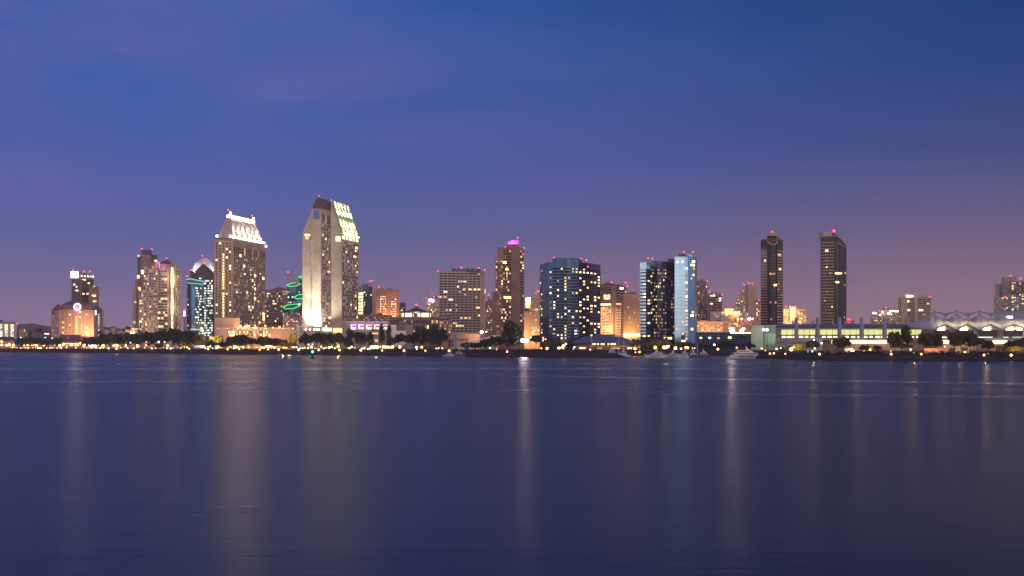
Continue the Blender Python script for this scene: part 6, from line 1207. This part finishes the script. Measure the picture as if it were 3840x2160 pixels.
# ================================================================ ground, water, hills
pxs = sorted(set([-1400, -900, -500] + list(range(-300, 4200, 12)) + [4600, 5200] + [p for p, _ in SHORE]))
def jit(px, s): return noise.noise(Vector((px * .11, s, 0))) * 1.4 + noise.noise(Vector((px * .45, s, 4))) * .8
m = MB(); mi = m.mi('ground_mix'); n = len(pxs); offs = [9.5, 30, 140, 1200, 4200]
for px in pxs:
    for k, o in enumerate(offs):
        D = shore(px) + o if k < 3 else (max(2400, shore(px) + 400) if k == 3 else 4200); p = P2(px, D); m.v.append(Vector((p.x, p.y, topz(px) if k == 0 else gz(px, D))))
for i in range(n - 1):
    for k in range(4): a = i * 5 + k; m.f.append((a, a + 5, a + 6, a + 1)); m.m.append(mi)
structure(m.build('ground'))
fine = sorted(set(list(range(-300, 4200, 3)) + [p for p, _ in SHORE]))
m = MB(); mi = m.mi('rock'); mp_ = m.mi('path_paving'); prof = [(0, -.8), (.8, .5), (1.8, 1.2), (3, 1.9), (3.4, 2.0), (6.6, 2.0), (7, 2.2), (8, 3.2), (9.2, 3.9), (9.9, 4.52)]
for px in fine:
    tz_ = topz(px)
    for k, (o, z) in enumerate(prof):
        zz_ = z * tz_ / 4.5; j = 0 if k in (0, 4, 5, 9) else jit(px, k * 7.3) * .4; D = shore(px) + o + j * .7; p = P2(px, D); m.v.append(Vector((p.x, p.y, zz_ + j * .55)))
q = len(prof)
for i in range(len(fine) - 1):
    for k in range(q - 1): a = i * q + k; m.f.append((a, a + q, a + q + 1, a + 1)); m.m.append(mp_ if k == 4 else mi)
o = structure(m.build('sea_wall_bank'))
# rock breakwater in front of the small marina
m = MB(); NU, NV = 110, 9
for i in range(NU + 1):
    u = i / NU; px = lerp(2060, 2356, u); Dm = lerp(792, 772, u); hgt = 4.6 * min(1, (1 - u) * 6) ** .6 * (1 if u < .6 else lerp(1, .62, (u - .6) / .4)) + .01
    for j in range(NV + 1):
        w = j / NV; x = X(px, Dm) + jit(px + j * 40, j) * .4; z = math.sin(math.pi * w) ** .7 * hgt - .5 + jit(px * 1.7, j * 9.) * .4 * math.sin(math.pi * w); m.v.append(Vector((x, Dm + (w - .5) * 15, z)))
mi = m.mi('rock')
for i in range(NU):
    for j in range(NV): a = i * (NV + 1) + j; m.f.append((a, a + NV + 1, a + NV + 2, a + 1)); m.m.append(mi)
o = structure(m.build('breakwater'))
# hills
m = MB(); mi = m.mi('hill_earth'); hp = list(range(-1200, 5200, 20))
def hillpy(px): return interp([(-1200, 1215), (60, 1218), (120, 1213), (190, 1224), (380, 1224), (500, 1236), (900, 1262), (1400, 1270), (2600, 1268), (3300, 1246), (5200, 1240)], px) + 3 * noise.noise(Vector((px * .02, 0, 0))) + 1.5 * noise.noise(Vector((px * .09, 0, 0)))
for px in hp:
    for D, k in ((2900, 0), (3500, 1), (4150, .6)): p = P2(px, D); m.v.append(Vector((p.x, p.y, 4.4 if k == 0 else lerp(4.4, Z(hillpy(px), 3500), k))))
for i in range(len(hp) - 1):
    for k in range(2): a = i * 3 + k; m.f.append((a, a + 3, a + 4, a + 1)); m.m.append(mi)
structure(m.build('hills'))
# far houses on the left slope: small lit blocks
for px, py, w in ((84, 1232, 26), (100, 1246, 18), (208, 1240, 20), (400, 1236, 22), (424, 1228, 16), (448, 1238, 20), (462, 1246, 16), (486, 1240, 18)):
    Lb = {84: 'faint far house left of the shaggy palm', 100: 'faint far house nearest the small amber-lit tree', 208: 'faint far house touching the left side of the ring-sign hotel', 400: 'faint far house touching the right side of the ring-sign hotel', 424: 'highest faint far house between hotel and striped tower', 448: 'faint far house midway between hotel and striped tower', 462: 'lowest faint far house left of the tall palm', 486: 'faint far house next to the tall palm'}[px]
    D = 2700; b = Bld('house', Lb, [(px - w / 2, D), (px + w / 2, D)], py, 12); b.wall('tan_concrete'); hip(b.root, px - w / 2, px + w / 2, D, D + 12, b.z1 + .65, Z(py - 4, D), 'plum_roof', .6); b.grid(0, 4, 2, Z(py + 14, D), Z(py + 2, D), .05, .95, .35, .35, .4, ('lit_dim', 'lit_warm')); b.done()
# water
m = MB(); m.face([(-4700, -360, 0), (4700, -360, 0), (4700, 2600, 0), (-4700, 2600, 0)], 'rock'); m.mats = ['water_skin']
w, nt, bs = nodes_of('water_skin')
bs.inputs['Base Color'].default_value = (.003, .003, .003, 1); bs.inputs['IOR'].default_value = 1.33; bs.inputs['Roughness'].default_value = .2; bs.inputs['Specular IOR Level'].default_value = .32
tc = add(nt, 'ShaderNodeTexCoord')
def band(sx, sy, detail, rot=0):
    mp = add(nt, 'ShaderNodeMapping'); mp.inputs['Scale'].default_value = (sx, sy, 1); mp.inputs['Rotation'].default_value = (0, 0, rot); nt.links.new(tc.outputs['Object'], mp.inputs['Vector'])
    nz_ = add(nt, 'ShaderNodeTexNoise', Scale=1.0, Detail=detail, Roughness=.6); nt.links.new(mp.outputs['Vector'], nz_.inputs['Vector']); return nz_.outputs['Fac']
def mapr(src, a, b_, lo, hi):
    r = add(nt, 'ShaderNodeMapRange'); r.inputs['From Min'].default_value = a; r.inputs['From Max'].default_value = b_; r.inputs['To Min'].default_value = lo; r.inputs['To Max'].default_value = hi; nt.links.new(src, r.inputs['Value']); return r.outputs['Result']
rough = mapr(band(.0012, .011, 2.0, .012), .25, .75, .26, .30)
sp = add(nt, 'ShaderNodeSeparateXYZ'); nt.links.new(tc.outputs['Object'], sp.inputs[0])
def mth(op, a, b_=None):
    n_ = add(nt, 'ShaderNodeMath', operation=op)
    for k_, v_ in enumerate((a, b_)):
        if v_ is None: continue
        if hasattr(v_, 'links'): nt.links.new(v_, n_.inputs[k_])
        else: n_.inputs[k_].default_value = v_
    return n_.outputs[0]
wob = mth('MULTIPLY', mth('SUBTRACT', band(.02, .02, 2.0), .5), 16.)
def slick(a, b_, half, x0, x1, amt):                       # an old boat wake: a calmer strip along y = a + b x
    d_ = mth('ABSOLUTE', mth('SUBTRACT', mth('ADD', sp.outputs['Y'], wob), mth('ADD', mth('MULTIPLY', sp.outputs['X'], b_), a)))
    return mth('MULTIPLY', mapr(d_, half, half * .2, 0, amt), mapr(sp.outputs['X'], x0, x1, 0, 1))
sl_ = mth('MAXIMUM', slick(283, -.678, 9, -8, 14, .08), mth('MAXIMUM', slick(372, .02, 20, 90, 20, .07), mth('MAXIMUM', slick(236, .05, 9, -20, -70, .06), slick(180, -.25, 5, -10, 30, .04))))
rough = mth('SUBTRACT', rough, sl_)
nt.links.new(rough, bs.inputs['Roughness'])
bp = add(nt, 'ShaderNodeBump', Strength=.12, Distance=.2); nt.links.new(band(.22, 1.6, 5.0), bp.inputs['Height'])
bp2 = add(nt, 'ShaderNodeBump', Strength=.12, Distance=1.0); nt.links.new(band(.004, .06, 3.0, .01), bp2.inputs['Height']); nt.links.new(bp.outputs['Normal'], bp2.inputs['Normal']); nt.links.new(bp2.outputs['Normal'], bs.inputs['Normal'])
structure(m.build('water'))

# ================================================================ sky, sun, air, camera
wd = bpy.data.worlds.new('World'); sc.world = wd; wd.use_nodes = True; nt = wd.node_tree; bg = nt.nodes['Background']
tc = add(nt, 'ShaderNodeTexCoord'); sx = add(nt, 'ShaderNodeSeparateXYZ'); nt.links.new(tc.outputs['Generated'], sx.inputs[0])
def ramp(stops):
    r = add(nt, 'ShaderNodeValToRGB'); cr = r.color_ramp; cr.interpolation = 'B_SPLINE' if False else 'EASE'
    while len(cr.elements) > 2: cr.elements.remove(cr.elements[-1])
    while len(cr.elements) < len(stops): cr.elements.new(.5)
    for e, (p, c) in zip(cr.elements, stops): e.position = p; e.color = (*c, 1)
    cr.interpolation = 'LINEAR'; nt.links.new(sx.outputs['Z'], r.inputs['Fac']); return r.outputs['Color']
SKY_L = [(0, (.33, .21, .31)), (.045, (.215, .16, .31)), (.09, (.100, .124, .335)), (.15, (.056, .108, .400)), (.28, (.016, .104, .405)), (1, (.02, .05, .2))]
SKY_R = [(0, (.40, .225, .235)), (.045, (.28, .165, .225)), (.09, (.155, .112, .215)), (.15, (.042, .066, .226)), (.215, (.008, .050, .214)), (.28, (.001, .034, .165)), (1, (.012, .03, .12))]
SKY_W = [(0, (.62, .52, .58)), (.05, (.76, .98, 1.05)), (.12, (.58, .82, .98)), (.24, (1.55, 1.05, 1.06)), (.75, (1.25, .82, .84)), (1, (.03, .06, .2))]
def mix(fac, a, b_, mode='MIX'):
    n_ = add(nt, 'ShaderNodeMix'); n_.data_type = 'RGBA'; n_.blend_type = mode
    if hasattr(fac, 'links'): nt.links.new(fac, n_.inputs[0])
    else: n_.inputs[0].default_value = fac
    nt.links.new(a, n_.inputs[6]); nt.links.new(b_, n_.inputs[7]); return n_.outputs[2]
def mr(src, a, b_, lo=0, hi=1, smooth=True):
    r = add(nt, 'ShaderNodeMapRange'); r.interpolation_type = 'SMOOTHSTEP' if smooth else 'LINEAR'; r.inputs['From Min'].default_value = a; r.inputs['From Max'].default_value = b_; r.inputs['To Min'].default_value = lo; r.inputs['To Max'].default_value = hi; nt.links.new(src, r.inputs['Value']); return r.outputs['Result']
lr_ = mr(sx.outputs['X'], -.30, .45); fw = mr(sx.outputs['Y'], -.25, .45)
c = mix(lr_, ramp(SKY_L), ramp(SKY_R)); c = mix(fw, ramp(SKY_W), c)
mp = add(nt, 'ShaderNodeMapping'); mp.inputs['Scale'].default_value = (2.0, 2.0, 8); mp.inputs['Rotation'].default_value = (0, -.42, 0); nt.links.new(tc.outputs['Generated'], mp.inputs['Vector'])
nz = add(nt, 'ShaderNodeTexNoise', Scale=1.5, Detail=7.0, Roughness=.5, Distortion=.6); nt.links.new(mp.outputs['Vector'], nz.inputs['Vector'])
cl = mr(nz.outputs['Fac'], .36, .64); left = mr(sx.outputs['X'], .25, -.25, .12, 1)
mu = add(nt, 'ShaderNodeMath', operation='MULTIPLY'); nt.links.new(cl, mu.inputs[0]); nt.links.new(left, mu.inputs[1])
mu3 = add(nt, 'ShaderNodeMath', operation='MULTIPLY'); nt.links.new(mu.outputs[0], mu3.inputs[0]); nt.links.new(mr(sx.outputs['Z'], .03, .14), mu3.inputs[1])
mu2 = add(nt, 'ShaderNodeMath', operation='MULTIPLY'); nt.links.new(mu3.outputs[0], mu2.inputs[0]); mu2.inputs[1].default_value = .78
cc = add(nt, 'ShaderNodeRGB'); cc.outputs[0].default_value = (.105, .120, .400, 1)
c = mix(mu2.outputs[0], c, cc.outputs[0])
sk = add(nt, 'ShaderNodeTexSky'); sk.sky_type = 'NISHITA'; sk.sun_disc = False; sk.sun_elevation = math.radians(-4); sk.sun_rotation = math.radians(200)
sm = add(nt, 'ShaderNodeVectorMath', operation='SCALE'); nt.links.new(sk.outputs[0], sm.inputs[0]); sm.inputs['Scale'].default_value = .05
c = mix(1.0, c, sm.outputs[0], 'ADD')
nt.links.new(c, bg.inputs['Color']); bg.inputs['Strength'].default_value = 1.0
sl = bpy.data.lights.new('sun', 'SUN'); sl.energy = .10; sl.angle = math.radians(25); sl.color = (1, .72, .62); so = bpy.data.objects.new('sun', sl); col.objects.link(so); so.rotation_euler = (math.radians(82), 0, math.radians(20))
if HAZE:
    m = MB(); m.box(-4800, 4800, -380, 4300, -1.0, 330, 'rock'); m.mats = ['haze_air']
    hm = bpy.data.materials.new('haze_air'); hm.use_nodes = True; MATS['haze_air'] = hm; nt = hm.node_tree; nt.nodes.remove(nt.nodes['Principled BSDF'])
    pv = add(nt, 'ShaderNodeVolumePrincipled'); pv.inputs['Color'].default_value = (.92, .90, .94, 1); pv.inputs['Density'].default_value = HAZE; pv.inputs['Anisotropy'].default_value = .3
    nt.links.new(pv.outputs[0], nt.nodes['Material Output'].inputs['Volume']); o = m.build('haze'); o['kind'] = 'stuff'
cd = bpy.data.cameras.new('camera'); cam = bpy.data.objects.new('camera', cd); col.objects.link(cam); sc.camera = cam
cam.location = (0, 0, EYE); cam.rotation_euler = (math.radians(90), 0, 0); cd.sensor_width = 36; cd.lens = 36 * F / 3840; cd.shift_y = (HZ - 1080) / 3840; cd.clip_start = .5; cd.clip_end = 30000
sc.render.engine = 'CYCLES'
sc.view_settings.view_transform = 'Standard'; sc.view_settings.look = 'None'; sc.view_settings.gamma = 1; sc.view_settings.exposure = 0
cy = sc.cycles; cy.use_denoising = True; cy.max_bounces = 4; cy.diffuse_bounces = 2; cy.glossy_bounces = 3; cy.transmission_bounces = 1; cy.volume_bounces = 0; cy.sample_clamp_indirect = 3; cy.sample_clamp_direct = 0; cy.use_light_tree = True; cy.caustics_reflective = True; cy.blur_glossy = .5
cy.filter_width = 1.6
try: cy.denoiser = 'OPENIMAGEDENOISE'; cy.denoising_input_passes = 'RGB_ALBEDO_NORMAL'; cy.denoising_prefilter = 'ACCURATE'
except Exception: pass
